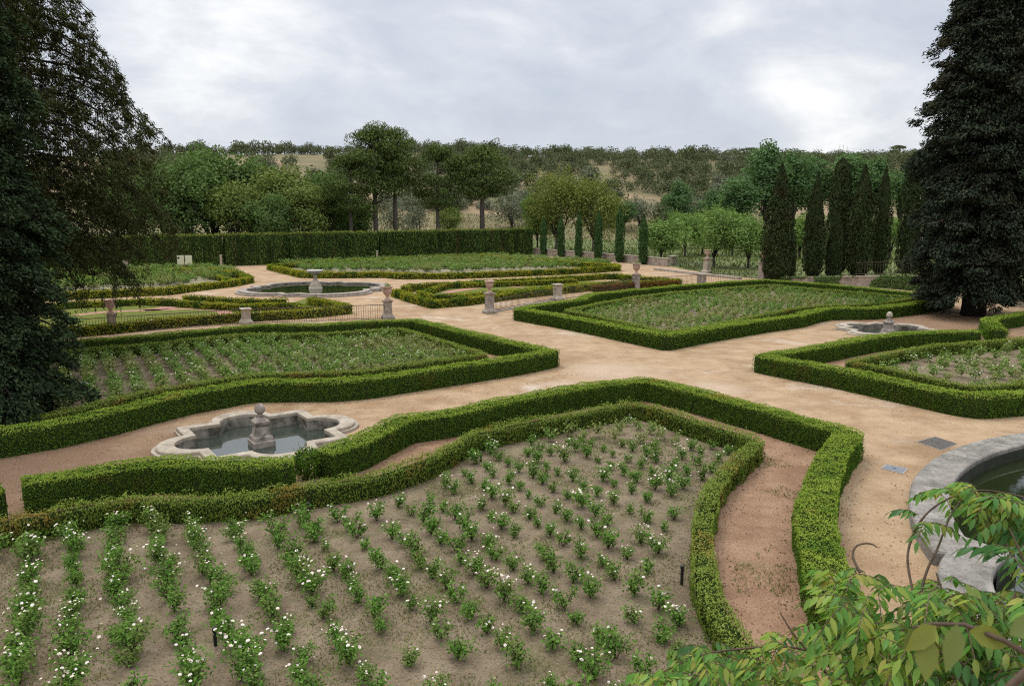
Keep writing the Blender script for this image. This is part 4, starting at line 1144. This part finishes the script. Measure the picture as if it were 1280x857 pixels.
# ------------------------------------------------------------------ big conifers
def conifer(h, rad, nb, seed, droop, mat, leaf, tufts, per, tr, hang, z0=.12, prof=None, thick=.5, asp=.35, spread=.30, inner=.15):
    """trunk and many boughs; every bough carries tufts of needles, each tuft a small hanging or flattened cloud"""
    rng = np.random.default_rng(seed)
    cs, ns, axs = [], [], []
    mb = MB(); br = MB()
    mb.tube([(0, 0, -.5), (0, 0, h * .12), (0, 0, h * .5), (0, 0, h * .97)], [thick * 1.3, thick, thick * .6, .05], 12)
    for i in range(nb):
        t = (i + rng.uniform()) / nb
        z = h * (z0 + (1 - z0) * t)
        L = prof(t) * rad * rng.uniform(.70, 1.06)
        a = i * 2.39996 + rng.uniform(-.5, .5)
        d = np.array([math.cos(a), math.sin(a), 0]); sdv = np.array([-d[1], d[0], 0])
        s = np.linspace(0, 1, 9)
        pz = z + .12 * L * np.sin(s * PI * .75) - droop * L * s ** 2.2
        pts = [d * L * k + np.array([0, 0, q]) for k, q in zip(s, pz)]
        br.tube([p for p in pts[::2]], [max(.02, thick * .15 * (1 - .85 * k)) for k in s[::2]], 5)
        nt_ = max(3, int(tufts * (L / rad) ** 1.2 * rng.uniform(.8, 1.2)))
        k = inner + (1.02 - inner) * rng.uniform(0, 1, nt_) ** .75
        lat = rng.uniform(-1, 1, nt_)
        base = np.array([np.interp(k, s, [p[j] for p in pts]) for j in range(3)]).T
        wid = spread * L * np.sin(np.clip(k, 0, 1) * PI * .82 + .25)
        base = base + sdv * (lat * wid)[:, None]
        base[:, 2] -= .28 * np.abs(lat) * wid * (droop + .2)
        hg = rng.exponential(1.0, nt_) * hang
        m = max(4, int(per))
        q = rng.normal(size=(nt_, m, 3))
        q = q / np.linalg.norm(q, axis=2, keepdims=True) * rng.uniform(.3, 1.0, (nt_, m, 1))
        sz = rng.uniform(.6, 1.3, nt_)[:, None, None]
        q = q * np.array([tr, tr, tr * .48]) * sz
        f = rng.uniform(0, 1, (nt_, m))
        q[:, :, 2] -= f * hg[:, None]
        q[:, :, :2] *= (1 - .65 * f * np.minimum(1, hg[:, None] / (hang * 2 + 1e-6)))[:, :, None] if hang > tr else 1
        c = (base[:, None, :] + q).reshape(-1, 3)
        nn = q.copy(); nn[:, :, 2] = np.abs(nn[:, :, 2]) + tr * .6
        cs.append(c); ns.append(nrm(nn.reshape(-1, 3)))
        ax = d * .7 + q.reshape(-1, 3) / tr * .6
        ax[:, 2] -= (1.1 if hang > tr else .25)
        axs.append(ax)
    c = np.concatenate(cs); n = np.concatenate(ns); ax = np.concatenate(axs)
    V, Fq = kites(c, n, leaf, leaf * asp, ax, .5, rng)
    print('conifer', len(c))
    return mesh_np('crown', V, Fq, M[mat]), mb.mesh('trunk', M['bark_black'], True), br.mesh('branches', M['bark_black'], True)

def stand(name, label, ms, loc):
    r = thing(name, label, 'tree', loc)
    for nm, m in zip(('crown', 'trunk', 'branches'), ms): link(nm, m, r)
    return r
# huge fir at the right
fx = at_y(1228, 396, 52.3)
pf = lambda t: float(np.interp(t, [0, .05, .12, .25, .37, .55, .78, .9, 1], [.66, .78, .82, .84, .84, .76, .58, .36, .05]))
stand('conifer_tree', 'huge dark conifer at the right, its trunk behind the egg finial pool', conifer(27, 5.55, 330, 101, .40, 'fir', .24, 24, 88, .62, .20, .06, pf, .62, asp=.42, spread=.36), (fx[0] - .35, 52.8, 0))
# yew at the left edge
yx = at_y(-35, 560, 25.5)
py_ = lambda t: (1.0 - .5 * t)
stand('yew_tree', 'dense almost black evergreen at the left edge, foliage down to the hedge', conifer(19, 4.1, 300, 102, .38, 'yew', .14, 52, 36, .36, .12, .005, py_, .5, asp=.5, spread=.38, inner=.35), (yx[0], 25.5, 0))
# drooping cedar behind it
cx = at_y(8, 300, 38)
pc = lambda t: float(np.interp(t, [0, .06, .20, .34, .57, 1], [.64, .76, .90, .88, .60, .2]))
stand('cedar_tree', 'drooping olive brown cedar with hanging branch curtains, behind the black evergreen', conifer(26, 9.0, 200, 103, .42, 'cedar', .165, 60, 76, .29, 1.1, .19, pc, .55, asp=.32, spread=.30), (cx[0], 38, 0))

# ================================================================== ROSES
def rose_mesh(seed, size, nf, leaves, leaf=.065):
    rng = np.random.default_rng(seed)
    st = MB(); tips = []
    ns = int(rng.integers(5, 9))
    for i in range(ns):
        a = rng.uniform(0, 6.28); r = size * rng.uniform(.25, .95); z = size * rng.uniform(1.0, 1.75)
        e = np.array([r * math.cos(a), r * math.sin(a), z]); tips.append(e)
        st.tube([(0, 0, -.02), tuple(e * np.array([.45, .45, .55])), tuple(e)], [.010, .007, .004], 4)
    T = np.array(tips)
    k = rng.integers(0, ns, leaves); u = rng.uniform(.3, 1.08, leaves)[:, None]
    base = T[k] * np.concatenate([u ** .9, u ** .9, u ** .85], 1)
    q = base + rng.normal(size=(leaves, 3)) * size * np.array([.24, .24, .17])
    q[:, 2] = np.maximum(q[:, 2], .04)
    V, Fq = kites(q, np.tile([0, 0, .8], (leaves, 1)) + nrm(q - np.array([0, 0, size * .7])) * .6, leaf, leaf * .62, None, .7, rng)
    fol = mesh_np('foliage', V, Fq, M['rose'])
    fv, ff = [], []
    for i in range(nf):
        t = T[rng.integers(0, ns)] * rng.uniform(.85, 1.12) + rng.normal(size=3) * size * .22; t[2] = max(t[2], size * .6) + .03
        fr = rng.uniform(.017, .033)
        nv = nrm((rng.normal(size=3) * .45 + np.array([0, -.15, 1]))[None])[0]
        a = np.cross(nv, (1, .2, 0)); a /= np.linalg.norm(a); b = np.cross(nv, a)
        for layer, (rs, up, np_) in enumerate(((1.0, .0, 6), (.62, .35, 5))):
            for p in range(np_):
                an = 2 * PI * (p + .5 * layer) / np_; dr = a * math.cos(an) + b * math.sin(an); sd = -a * math.sin(an) + b * math.cos(an)
                o = len(fv)
                fv += [t + nv * fr * up * .3, t + dr * fr * rs * .7 + sd * fr * rs * .5 + nv * fr * (.2 + up), t + dr * fr * rs * 1.1 + nv * fr * (.25 + up), t + dr * fr * rs * .7 - sd * fr * rs * .5 + nv * fr * (.2 + up)]
                ff.append((o, o + 1, o + 2, o + 3))
    blo = mesh_np('blossoms', np.array(fv), np.array(ff), M['petal']) if nf else None
    return st.mesh('stems', M['rosestem']), fol, blo, (V, Fq, np.array(fv) if nf else None, np.array(ff) if nf else None)
kinds = {'full': [], 'many': [], 'few': [], 'bare': [], 'small': []}
for s in range(5): kinds['many'].append(rose_mesh(200 + s, .30, int(R.integers(11, 18)), 380))
for s in range(4): kinds['full'].append(rose_mesh(220 + s, .31, int(R.integers(4, 7)), 420))
for s in range(5): kinds['few'].append(rose_mesh(240 + s, .26, int(R.integers(2, 6)), 300))
for s in range(4): kinds['bare'].append(rose_mesh(260 + s, .26, 0, 300))
for s in range(4): kinds['small'].append(rose_mesh(280 + s, .19, int(R.integers(0, 4)), 170))
lowq = [rose_mesh(300 + s, .30, (0, 2, 4, 6, 1, 0)[s], 120, .105)[3] for s in range(6)]
ORD = ['first', 'second', 'third', 'fourth', 'fifth', 'sixth', 'seventh', 'eighth', 'ninth', 'tenth', 'eleventh', 'twelfth', 'thirteenth', 'fourteenth', 'fifteenth', 'sixteenth', 'seventeenth', 'eighteenth', 'nineteenth', 'twentieth', 'twenty-first', 'twenty-second', 'twenty-third', 'twenty-fourth', 'twenty-fifth', 'twenty-sixth', 'twenty-seventh', 'twenty-eighth', 'twenty-ninth', 'thirtieth', 'thirty-first', 'thirty-second', 'thirty-third', 'thirty-fourth', 'thirty-fifth', 'thirty-sixth', 'thirty-seventh', 'thirty-eighth', 'thirty-ninth', 'fortieth']
TXT = {'many': 'rose bush covered in white blooms', 'full': 'broad leafy rose bush with some blooms', 'few': 'rose bush with few pale blooms', 'bare': 'green rose bush without blooms', 'small': 'stunted little rose bush'}
GR = 'white rose bushes planted in rows'
def rows(poly, line, th, r0, sp, ds, margin, drop, widen=0.0):
    a = math.radians(th); dx, dy = -math.sin(a), math.cos(a)
    pts = []
    poly = np.asarray(poly)
    rr = poly[:, 0] * dy - poly[:, 1] * dx; ss = poly[:, 0] * dx + poly[:, 1] * dy
    for i in range(int(math.floor((rr.min() - r0) / sp)), int(math.ceil((rr.max() - r0) / sp)) + 1):
        s = ss.max() - R.uniform(0, ds)
        while s > ss.min():
            r = r0 + sp * i + R.normal() * .05
            w_ = 1.0
            if widen:
                pp = proj((r * dy + s * dx, -r * dx + s * dy, .25)); w_ = 1 + widen * (1 - np.clip((560 - pp[0]) / 300, 0, 1))
            s -= ds * w_ * R.uniform(.86, 1.14)
            if R.uniform() < drop: continue
            x, y = r * dy + s * dx, -r * dx + s * dy
            pts.append((i, x, y))
    A = np.array(pts)
    ok = inside(poly, A[:, 1], A[:, 2]) & (dist_line(line, A[:, 1], A[:, 2]) > margin)
    A = A[ok]
    vis = np.array([(-30 < u < 1310) and (v < 900) for u, v in (proj((x, y, .3)) for _, x, y in A)])
    return A[vis]
RB = []
A = rows(soil1, np.array(b1i), 29, -1.32, .76, .46, .5, .03, .28)
near = []
for i, x, y in A:
    px, py = proj((x, y, .25))
    lft = np.clip((520 - px) / 350, 0, 1)         # lush left end, sparse right end
    if R.uniform() > .90 + .10 * lft: continue
    near.append((int(i), x, y, lft))
def add_rose(x, y, kind, label):
    v = kinds[kind][int(R.integers(0, len(kinds[kind])))]
    r = thing('rose_bush', label, 'rose bush', (x, y, 0), R.uniform(0, 6.28), GR)
    s = R.uniform(.68, 1.10); r.scale = (s, s, s * R.uniform(.9, 1.1))
    link('stems', v[0], r); link('foliage', v[1], r)
    if v[2]: link('blossoms', v[2], r)
by_row = {}; total = 0; rest0 = []
lim = sorted(n[1] ** 2 + n[2] ** 2 for n in near)[min(len(near), 298) - 1]
for (i, x, y, lft) in near: by_row.setdefault(i, []).append((y, x, lft))
for ri, i in enumerate(sorted(by_row)):
    for k, (y, x, lft) in enumerate(sorted(by_row[i], reverse=True)):
        if x * x + y * y > lim: rest0.append((x, y, 'near bed')); continue
        u = R.uniform()
        kd = ('many' if u < .45 else 'full' if u < .72 else 'few' if u < .9 else 'bare') if R.uniform() < lft else ('many' if u < .08 else 'few' if u < .46 else 'bare' if u < .66 else 'small')
        add_rose(x, y, kd, f'{TXT[kd]}, near bed, {ORD[ri]} row from left, {ORD[k]} from hedge')
        total += 1
# the other beds: the nearest as objects until 300, the rest one mass
A2 = rows(list(b2i) + [P(-60, 470)], np.array(b2i), 29, 0, .85, .52, .4, .03)
A3 = rows(b3i, np.array(b3i), 29, 0, 1.0, .80, .45, .03)
A4 = rows(b4i, np.array(b4i), 29, 0, 1.05, .8, .6, .2)
cand = []
for tagb, A_ in (('middle left bed', A2), ('right bed', A4), ('middle right bed', A3)):
    br = {}
    for i, x, y in A_: br.setdefault(int(i), []).append((y, x))
    for ri, i in enumerate(sorted(br)):
        for k, (y, x) in enumerate(sorted(br[i])):
            cand.append((math.hypot(x, y), x, y, tagb, ri, k))
cand.sort()
nobj = max(0, 298 - total)
for d, x, y, tagb, ri, k in cand[:nobj]:
    kd = random.choice(['few', 'bare', 'full'] if tagb != 'middle left bed' else ['many', 'full', 'few'])
    add_rose(x, y, kd, f'{TXT[kd]}, {tagb}, {ORD[min(ri, 39)]} row from left, {ORD[min(k, 39)]} up')
rest = rest0 + [(x, y, tagb) for d, x, y, tagb, ri, k in cand[nobj:]]
for poly, n in ((PP(o5[:-1]), 1250), (PP(o8), 480)):
    q = np.array(poly); got = 0
    while got < n:
        xs = R.uniform(q[:, 0].min(), q[:, 0].max(), 200); ys = R.uniform(q[:, 1].min(), q[:, 1].max(), 200)
        ok = inside(q, xs, ys) & (dist_line(q, xs, ys) > .7)
        for x, y in zip(xs[ok], ys[ok]): rest.append((x, y, 'far')); got += 1
LV, LF, BV, BF, lo, bo = [], [], [], [], 0, 0
for x, y, tg in rest:
    v, f, bv, bf = lowq[int(R.integers(0, 6))]
    if tg == 'middle right bed' or tg == 'far': bv = None if R.uniform() < .93 else bv
    a = R.uniform(0, 6.28); ca, sa = math.cos(a), math.sin(a); s = R.uniform(.85, 1.3) * (1.3 if tg == 'far' else 1.05 if tg == 'middle right bed' else .78 if tg == 'near bed' else 1.0)
    Rm = np.array([[ca, -sa, 0], [sa, ca, 0], [0, 0, 1]]) * s; T = np.array([x, y, 0])
    LV.append(v @ Rm.T + T); LF.append(f + lo); lo += len(v)
    if bv is not None: BV.append(bv @ Rm.T + T); BF.append(bf + bo); bo += len(bv)
V2, F2 = join_np([(np.concatenate(LV), np.concatenate(LF)), (np.concatenate(BV), np.concatenate(BF))])
nl_ = sum(len(f) for f in LF)
o = struct('rose_foliage', mesh_np('rose_foliage', V2, F2, mats=[M['rosefar'], M['petal']], midx=np.r_[np.zeros(nl_, int), np.ones(len(F2) - nl_, int)]), 'stuff')

# weeds: thin tufts in the soil and the red gravel
def weeds(poly, n, thr, hgt, y_max=40):
    q = np.asarray(poly); xs = R.uniform(q[:, 0].min(), q[:, 0].max(), n); ys = R.uniform(q[:, 1].min(), min(q[:, 1].max(), y_max), n)
    ok = inside(q, xs, ys); xs, ys = xs[ok], ys[ok]
    p3 = np.stack([xs, ys, np.zeros_like(xs)], 1)
    ok = (noise(p3, .7) + .6 * noise(p3, 2.6)) > thr
    p3 = p3[ok]; p3[:, 2] = hgt * .4
    ax = np.tile([0, 0, 1.0], (len(p3), 1)) + .9 * R.normal(size=(len(p3), 3)) * np.array([1, 1, .2])
    return kites(p3, R.normal(size=(len(p3), 3)), hgt, hgt * .22, ax, .4)
gap = PP([(955, 560), (1012, 558), (1003, 640), (1005, 745), (925, 745), (893, 665), (918, 600)])
V, Fq = join_np([weeds(gap, 9000, .02, .075), weeds(soil1, 110000, .02, .065), weeds(near_red, 60000, .12, .06), weeds(b4i, 6000, .1, .08), weeds(b2i, 9000, .1, .08)])
struct('weeds', mesh_np('weeds', V, Fq, M['weed']), 'stuff')
# orchard meadow grass
n = 42000
xs = R.uniform(-60, 70, n); ys = R.uniform(84, 200, n)
ok = ~inside(courtp, xs, ys); xs, ys = xs[ok], ys[ok]
q = np.stack([xs, ys, terr(xs, ys) + .18], 1)
V, Fq = kites(q, R.normal(size=(len(q), 3)), .5, .14, np.tile([0, 0, 1.0], (len(q), 1)), .4)
struct('meadow_grass', mesh_np('meadow_grass', V, Fq, M['meadow']), 'stuff')

# dry leaves and twig bits on the paths, thicker along the hedge feet
q = []
for path, off, n in ((b1, .5, 500), (b1b, .52, 900), (b1i, .34, 700), (b2, .55, 700), (b4, .5, 500), (b1b, 1.3, 500), (b2, 1.6, 600), (b1, 1.6, 500), (b4, 1.4, 300)):
    p = resample(path, .3); m = miters(p); i = R.integers(0, len(p), n); sg = np.where(R.uniform(size=n) < .5, 1, -1)
    dd = off + R.exponential(.10 if off < 1 else .5, n)
    q.append(p[i] + m[i] * (sg * dd)[:, None] + R.normal(size=(n, 2)) * .1)
q = np.concatenate(q); pc_ = proj
ok = ~np.logical_or.reduce([inside(h_, q[:, 0], q[:, 1]) for h_ in holes]); q = q[ok]
c = np.concatenate([q, np.full((len(q), 1), .022)], 1)
V, Fq = kites(c, np.tile([0, 0, 1.0], (len(c), 1)), .055, .03, None, .25)
M['litter'] = leafmat('dry_leaf', [(.06, .035, .018), (.12, .075, .035), (.19, .13, .06)], trans=.05)
struct('leaf_litter', mesh_np('leaf_litter', V, Fq, M['litter']), 'stuff')

# ================================================================== WISTERIA in the near right corner
CAM = np.array([0, 0, H])
def Q(px, py, d):
    r = ray(px, py); return CAM + r / np.linalg.norm(r) * d

def leaflet(V, Fc, base, tip_dir, nrm_, L, W):
    t = tip_dir / np.linalg.norm(tip_dir); b = np.cross(nrm_, t); b /= np.linalg.norm(b) + 1e-9; n = np.cross(t, b)
    o = len(V)
    for k, (f, w) in enumerate(((0, .06), (.28, .85), (.6, .8), (1.0, .02))):
        dz = -.10 * f * f * L
        c = base + t * L * f + np.array([0, 0, dz])
        V += [c + b * w * W / 2 + n * .12 * W * w, c, c - b * w * W / 2 + n * .12 * W * w]
    for k in range(3):
        a = o + k * 3
        Fc += [(a, a + 1, a + 4, a + 3), (a + 1, a + 2, a + 5, a + 4)]

def pinnate(V, Fc, SV, base, d, L, rng, LL=.062, pairs=5):
    """one compound leaf: rachis bending down, paired drooping leaflets"""
    d = d / np.linalg.norm(d)
    pts = []
    for k in range(pairs + 2):
        f = k / (pairs + 1)
        pts.append(base + d * L * f + np.array([0, 0, -.55 * L * f * f]))
    SV.append(pts)
    side = np.cross(d, (0, 0, 1.0)); side /= np.linalg.norm(side) + 1e-9
    for k in range(1, pairs + 2):
        ax = pts[k] - pts[k - 1]; ax /= np.linalg.norm(ax)
        l = LL * (1.0 - .25 * abs(k / (pairs + 1) - .55)) * rng.uniform(.85, 1.15)
        if k == pairs + 1:
            leaflet(V, Fc, pts[k], ax + np.array([0, 0, -.3]), np.array([rng.normal() * .2, rng.normal() * .2, 1]), l, l * .40)
        else:
            for s in (-1, 1):
                dirn = side * s * 1.0 + ax * .55 + np.array([0, 0, -.45 - rng.uniform(0, .6)])
                leaflet(V, Fc, pts[k], dirn, np.array([side[0] * s * .35 + rng.normal() * .25, side[1] * s * .35 + rng.normal() * .25, 1]), l, l * .40)

def smooth3(p, k=3):
    p = np.array(p)
    for _ in range(k):
        q = np.empty((2 * len(p), 3)); q[0] = p[0]; q[-1] = p[-1]
        q[1:-1:2] = p[:-1] * .75 + p[1:] * .25; q[2:-1:2] = p[:-1] * .25 + p[1:] * .75; p = q
    return list(p)

def vine(label, poly, n, dist, stems, seed, L=.125, LL=.049, mat='vine', lean=(0, 0), thick=.005, extra=()):
    rng = np.random.default_rng(seed)
    root_p = Q(*stems[0][0][:2], stems[0][0][2])
    root = thing('wisteria_vine', label, 'vine', root_p, 0, 'wisteria sprays in the near corner')
    V, Fc, SV = [], [], []
    q = np.array(poly); xs, ys = [], []
    while len(xs) < n:
        x = rng.uniform(q[:, 0].min(), q[:, 0].max()); y = rng.uniform(q[:, 1].min(), q[:, 1].max())
        if inside(q, np.array([x]), np.array([y]))[0]: xs.append(x); ys.append(y)
    for x, y in zip(xs, ys):
        y0 = y
        d = rng.uniform(*dist)
        b = Q(x, y0, d)
        a = rng.uniform(0, 6.28); dr = np.array([math.cos(a) + lean[0], math.sin(a) + lean[1], rng.uniform(-.1, .55)])
        pinnate(V, Fc, SV, b, dr, L * rng.uniform(.7, 1.2), rng, LL)
    me = mesh_np('foliage', np.array(V) - root_p, np.array(Fc), M[mat], True)
    link('foliage', me, root)
    mb = MB()
    for pts in SV: mb.tube([p for p in pts[::2]], .0016, 3)
    link('leaf_stalks', mb.mesh('leaf_stalks', M['vinestem'], loc=root_p), root)
    for st in stems:
        mb = MB(); p3 = smooth3([Q(*s) for s in st])
        mb.tube(p3, [thick * (1 - .6 * i / max(1, len(p3) - 1)) for i in range(len(p3))], 6)
        link('stem', mb.mesh('stem', M['vinestem'], True, root_p), root)
    return root
vine('wisteria spray reaching left over the near rose bed', [(785, 880), (790, 846), (815, 838), (838, 820), (862, 806), (888, 800), (908, 815), (935, 830), (955, 815), (973, 790), (990, 800), (1000, 830), (1025, 880)], 150, (2.9, 3.7),
     [[(1040, 835, 3.2), (1000, 804, 3.2), (902, 812, 3.25), (871, 820, 3.3), (808, 848, 3.4), (780, 858, 3.4)], [(1040, 850, 3.2), (1015, 820, 3.1), (990, 790, 3.1), (975, 765, 3.1)]], 401)
vine('dense wisteria mound filling the lower right corner', [(1022, 780), (1028, 738), (1048, 714), (1075, 708), (1098, 722), (1110, 762), (1130, 785), (1154, 765), (1160, 728), (1175, 714), (1200, 720), (1214, 745), (1235, 750), (1262, 745), (1300, 735), (1300, 900), (1022, 900)], 460, (2.3, 3.4),
     [[(1200, 900, 2.9), (1150, 840, 2.9), (1090, 790, 2.9), (1060, 720, 2.95)], [(1240, 900, 2.8), (1200, 800, 2.8), (1170, 715, 2.8)], [(1200, 880, 2.6), (1240, 800, 2.6), (1270, 740, 2.6)], [(1075, 715, 2.9), (1064, 694, 2.92), (1070, 680, 2.95), (1088, 678, 3.0), (1097, 684, 3.0)]], 402)
vine('arching wisteria spray hanging over the granite pool rim', [(1164, 620), (1180, 608), (1212, 604), (1232, 608), (1252, 622), (1300, 632), (1300, 665), (1282, 668), (1262, 645), (1240, 624), (1215, 618), (1190, 622)], 80, (2.9, 3.4),
     [[(1150, 780, 3.0), (1135, 712, 3.1), (1134, 690, 3.12), (1142, 664, 3.15), (1158, 640, 3.18), (1183, 623, 3.2), (1212, 613, 3.2), (1240, 612, 3.2), (1300, 625, 3.1)], [(1150, 745, 3.0), (1158, 712, 3.05), (1172, 686, 3.1), (1181, 660, 3.12), (1191, 638, 3.15), (1212, 610, 3.2)], [(1300, 735, 3.1), (1262, 690, 3.1), (1235, 645, 3.15), (1222, 620, 3.2)]], 403)
vine('few drooping wisteria leaves below the arching spray', [(1146, 640), (1162, 640), (1172, 660), (1150, 668)], 4, (3.0, 3.2),
     [[(1142, 664, 3.15), (1152, 650, 3.15), (1160, 640, 3.15)]], 404, lean=(0, 0))
vine('scattered wisteria shoots at the right edge above the mound', [(1250, 650), (1300, 640), (1300, 735), (1255, 720)], 14, (2.6, 3.0),
     [[(1300, 760, 2.8), (1280, 700, 2.8), (1262, 660, 2.8)]], 405)
# closest blurred sprig
rp = Q(1290, 830, 1.05)
root = thing('wisteria_vine', 'closest wisteria twig with a few big out of focus leaves', 'vine', rp, 0, 'wisteria sprays in the near corner')
V, Fc = [], []
right = np.array([1, 0, 0]); up = np.array([0, .35, .93]); back = np.array([0, -.93, .35])
for px, py, a, L in ((1170, 782, 212, .042), (1158, 793, 264, .045), (1196, 780, 250, .048), (1212, 788, 345, .044), (1146, 785, 230, .026), (1262, 792, 25, .046)):
    b = Q(px, py, 1.02); t = right * math.cos(math.radians(a)) + up * math.sin(math.radians(a))
    leaflet(V, Fc, b, t, back + .25 * right * R.normal(), L, L * .62)
link('foliage', mesh_np('foliage', np.array(V) - rp, np.array(Fc), M['vine_near'], True), root)
mb = MB(); mb.tube([Q(1300, 826, 1.03), Q(1255, 800, 1.03), Q(1205, 780, 1.03), Q(1165, 779, 1.03), Q(1140, 784, 1.02)], [.0032, .0028, .0024, .002, .0012], 7); link('stem', mb.mesh('stem', M['vinestem'], True, rp), root)
mb = MB(); mb.tube([Q(1300, 824, .95), Q(1268, 852, .95), Q(1240, 880, .95)], [.0045, .004, .004], 7); link('stem', mb.mesh('stem', M['vinestem'], True, rp), root)

# ================================================================== LIGHT, SKY, CAMERA
SUN_EL, SUN_AZ = math.radians(62), math.radians(-35)      # azimuth from +Y towards +X
w = bpy.data.worlds.new('World'); S.world = w; w.use_nodes = True
nt = w.node_tree
for n in list(nt.nodes): nt.nodes.remove(n)
out = nt.nodes.new('ShaderNodeOutputWorld'); bg = nt.nodes.new('ShaderNodeBackground'); bg.inputs['Strength'].default_value = .1
sky = nt.nodes.new('ShaderNodeTexSky'); sky.sky_type = 'NISHITA'; sky.sun_disc = False; sky.sun_elevation = SUN_EL; sky.sun_rotation = SUN_AZ
tc = nt.nodes.new('ShaderNodeTexCoord'); sep = nt.nodes.new('ShaderNodeSeparateXYZ'); nt.links.new(tc.outputs['Generated'], sep.inputs[0])
def mth(op, a, b=None, clamp=False):
    n = nt.nodes.new('ShaderNodeMath'); n.operation = op; n.use_clamp = clamp
    for i, v in enumerate((a, b)):
        if v is None: continue
        if hasattr(v, 'links'): nt.links.new(v, n.inputs[i])
        else: n.inputs[i].default_value = v
    return n.outputs[0]
vs_ = nt.nodes.new('ShaderNodeVectorMath'); vs_.operation = 'MULTIPLY'; vs_.inputs[1].default_value = (1, 1, 2.1); nt.links.new(tc.outputs['Generated'], vs_.inputs[0])
n1 = noise_n(nt, 2.3, 9, .52, vec=vs_.outputs[0], dist=.35)
n2 = noise_n(nt, 6.5, 8, .6, vec=vs_.outputs[0], dist=.4)
cl = mix(nt, .28, n1, n2)
cc = ramp(nt, cl, [(.36, (4.7, 5.1, 5.9)), (.45, (5.6, 5.95, 6.65)), (.51, (6.5, 6.75, 7.25)), (.56, (7.8, 7.9, 8.1)), (.61, (9.2, 9.2, 9.2))])
up_ = mth('POWER', mth('MAXIMUM', sep.outputs['Z'], 0.0), 1.0)
gain = nt.nodes.new('ShaderNodeMapRange'); gain.inputs[1].default_value = .26; gain.inputs[2].default_value = .9; gain.inputs[3].default_value = 1.0; gain.inputs[4].default_value = 3.0
nt.links.new(up_, gain.inputs[0])
sc_ = nt.nodes.new('ShaderNodeVectorMath'); sc_.operation = 'SCALE'; nt.links.new(cc, sc_.inputs[0]); nt.links.new(gain.outputs[0], sc_.inputs['Scale'])
fin = mix(nt, .9, sky.outputs[0], sc_.outputs[0])
nt.links.new(fin, bg.inputs['Color']); nt.links.new(bg.outputs[0], out.inputs['Surface'])

sl = bpy.data.lights.new('sun', 'SUN'); sl.energy = 1.2; sl.angle = math.radians(18); sl.color = (1, .96, .9)
so = bpy.data.objects.new('sun', sl); C.objects.link(so)
sd = Vector((math.sin(SUN_AZ) * math.cos(SUN_EL), math.cos(SUN_AZ) * math.cos(SUN_EL), math.sin(SUN_EL)))
so.rotation_euler = (-sd).to_track_quat('-Z', 'Y').to_euler(); so.location = (0, 0, 60)

cam = bpy.data.cameras.new('camera'); co = bpy.data.objects.new('camera', cam); C.objects.link(co)
co.location = (0, 0, H); co.rotation_euler = (PI / 2 - PH, 0, 0)
cam.sensor_width = 23.6; cam.lens = F / 1280 * 23.6; cam.clip_start = .05; cam.clip_end = 4000
cam.dof.use_dof = True; cam.dof.focus_distance = 22; cam.dof.aperture_fstop = 8
S.camera = co
S.view_settings.view_transform = 'Standard'; S.view_settings.look = 'None'; S.view_settings.exposure = .22; S.view_settings.gamma = 1
S.render.engine = 'CYCLES'
S.cycles.max_bounces = 5; S.cycles.diffuse_bounces = 3; S.cycles.glossy_bounces = 2; S.cycles.transmission_bounces = 3; S.cycles.transparent_max_bounces = 4
S.cycles.use_denoising = False; S.cycles.filter_width = 1.15
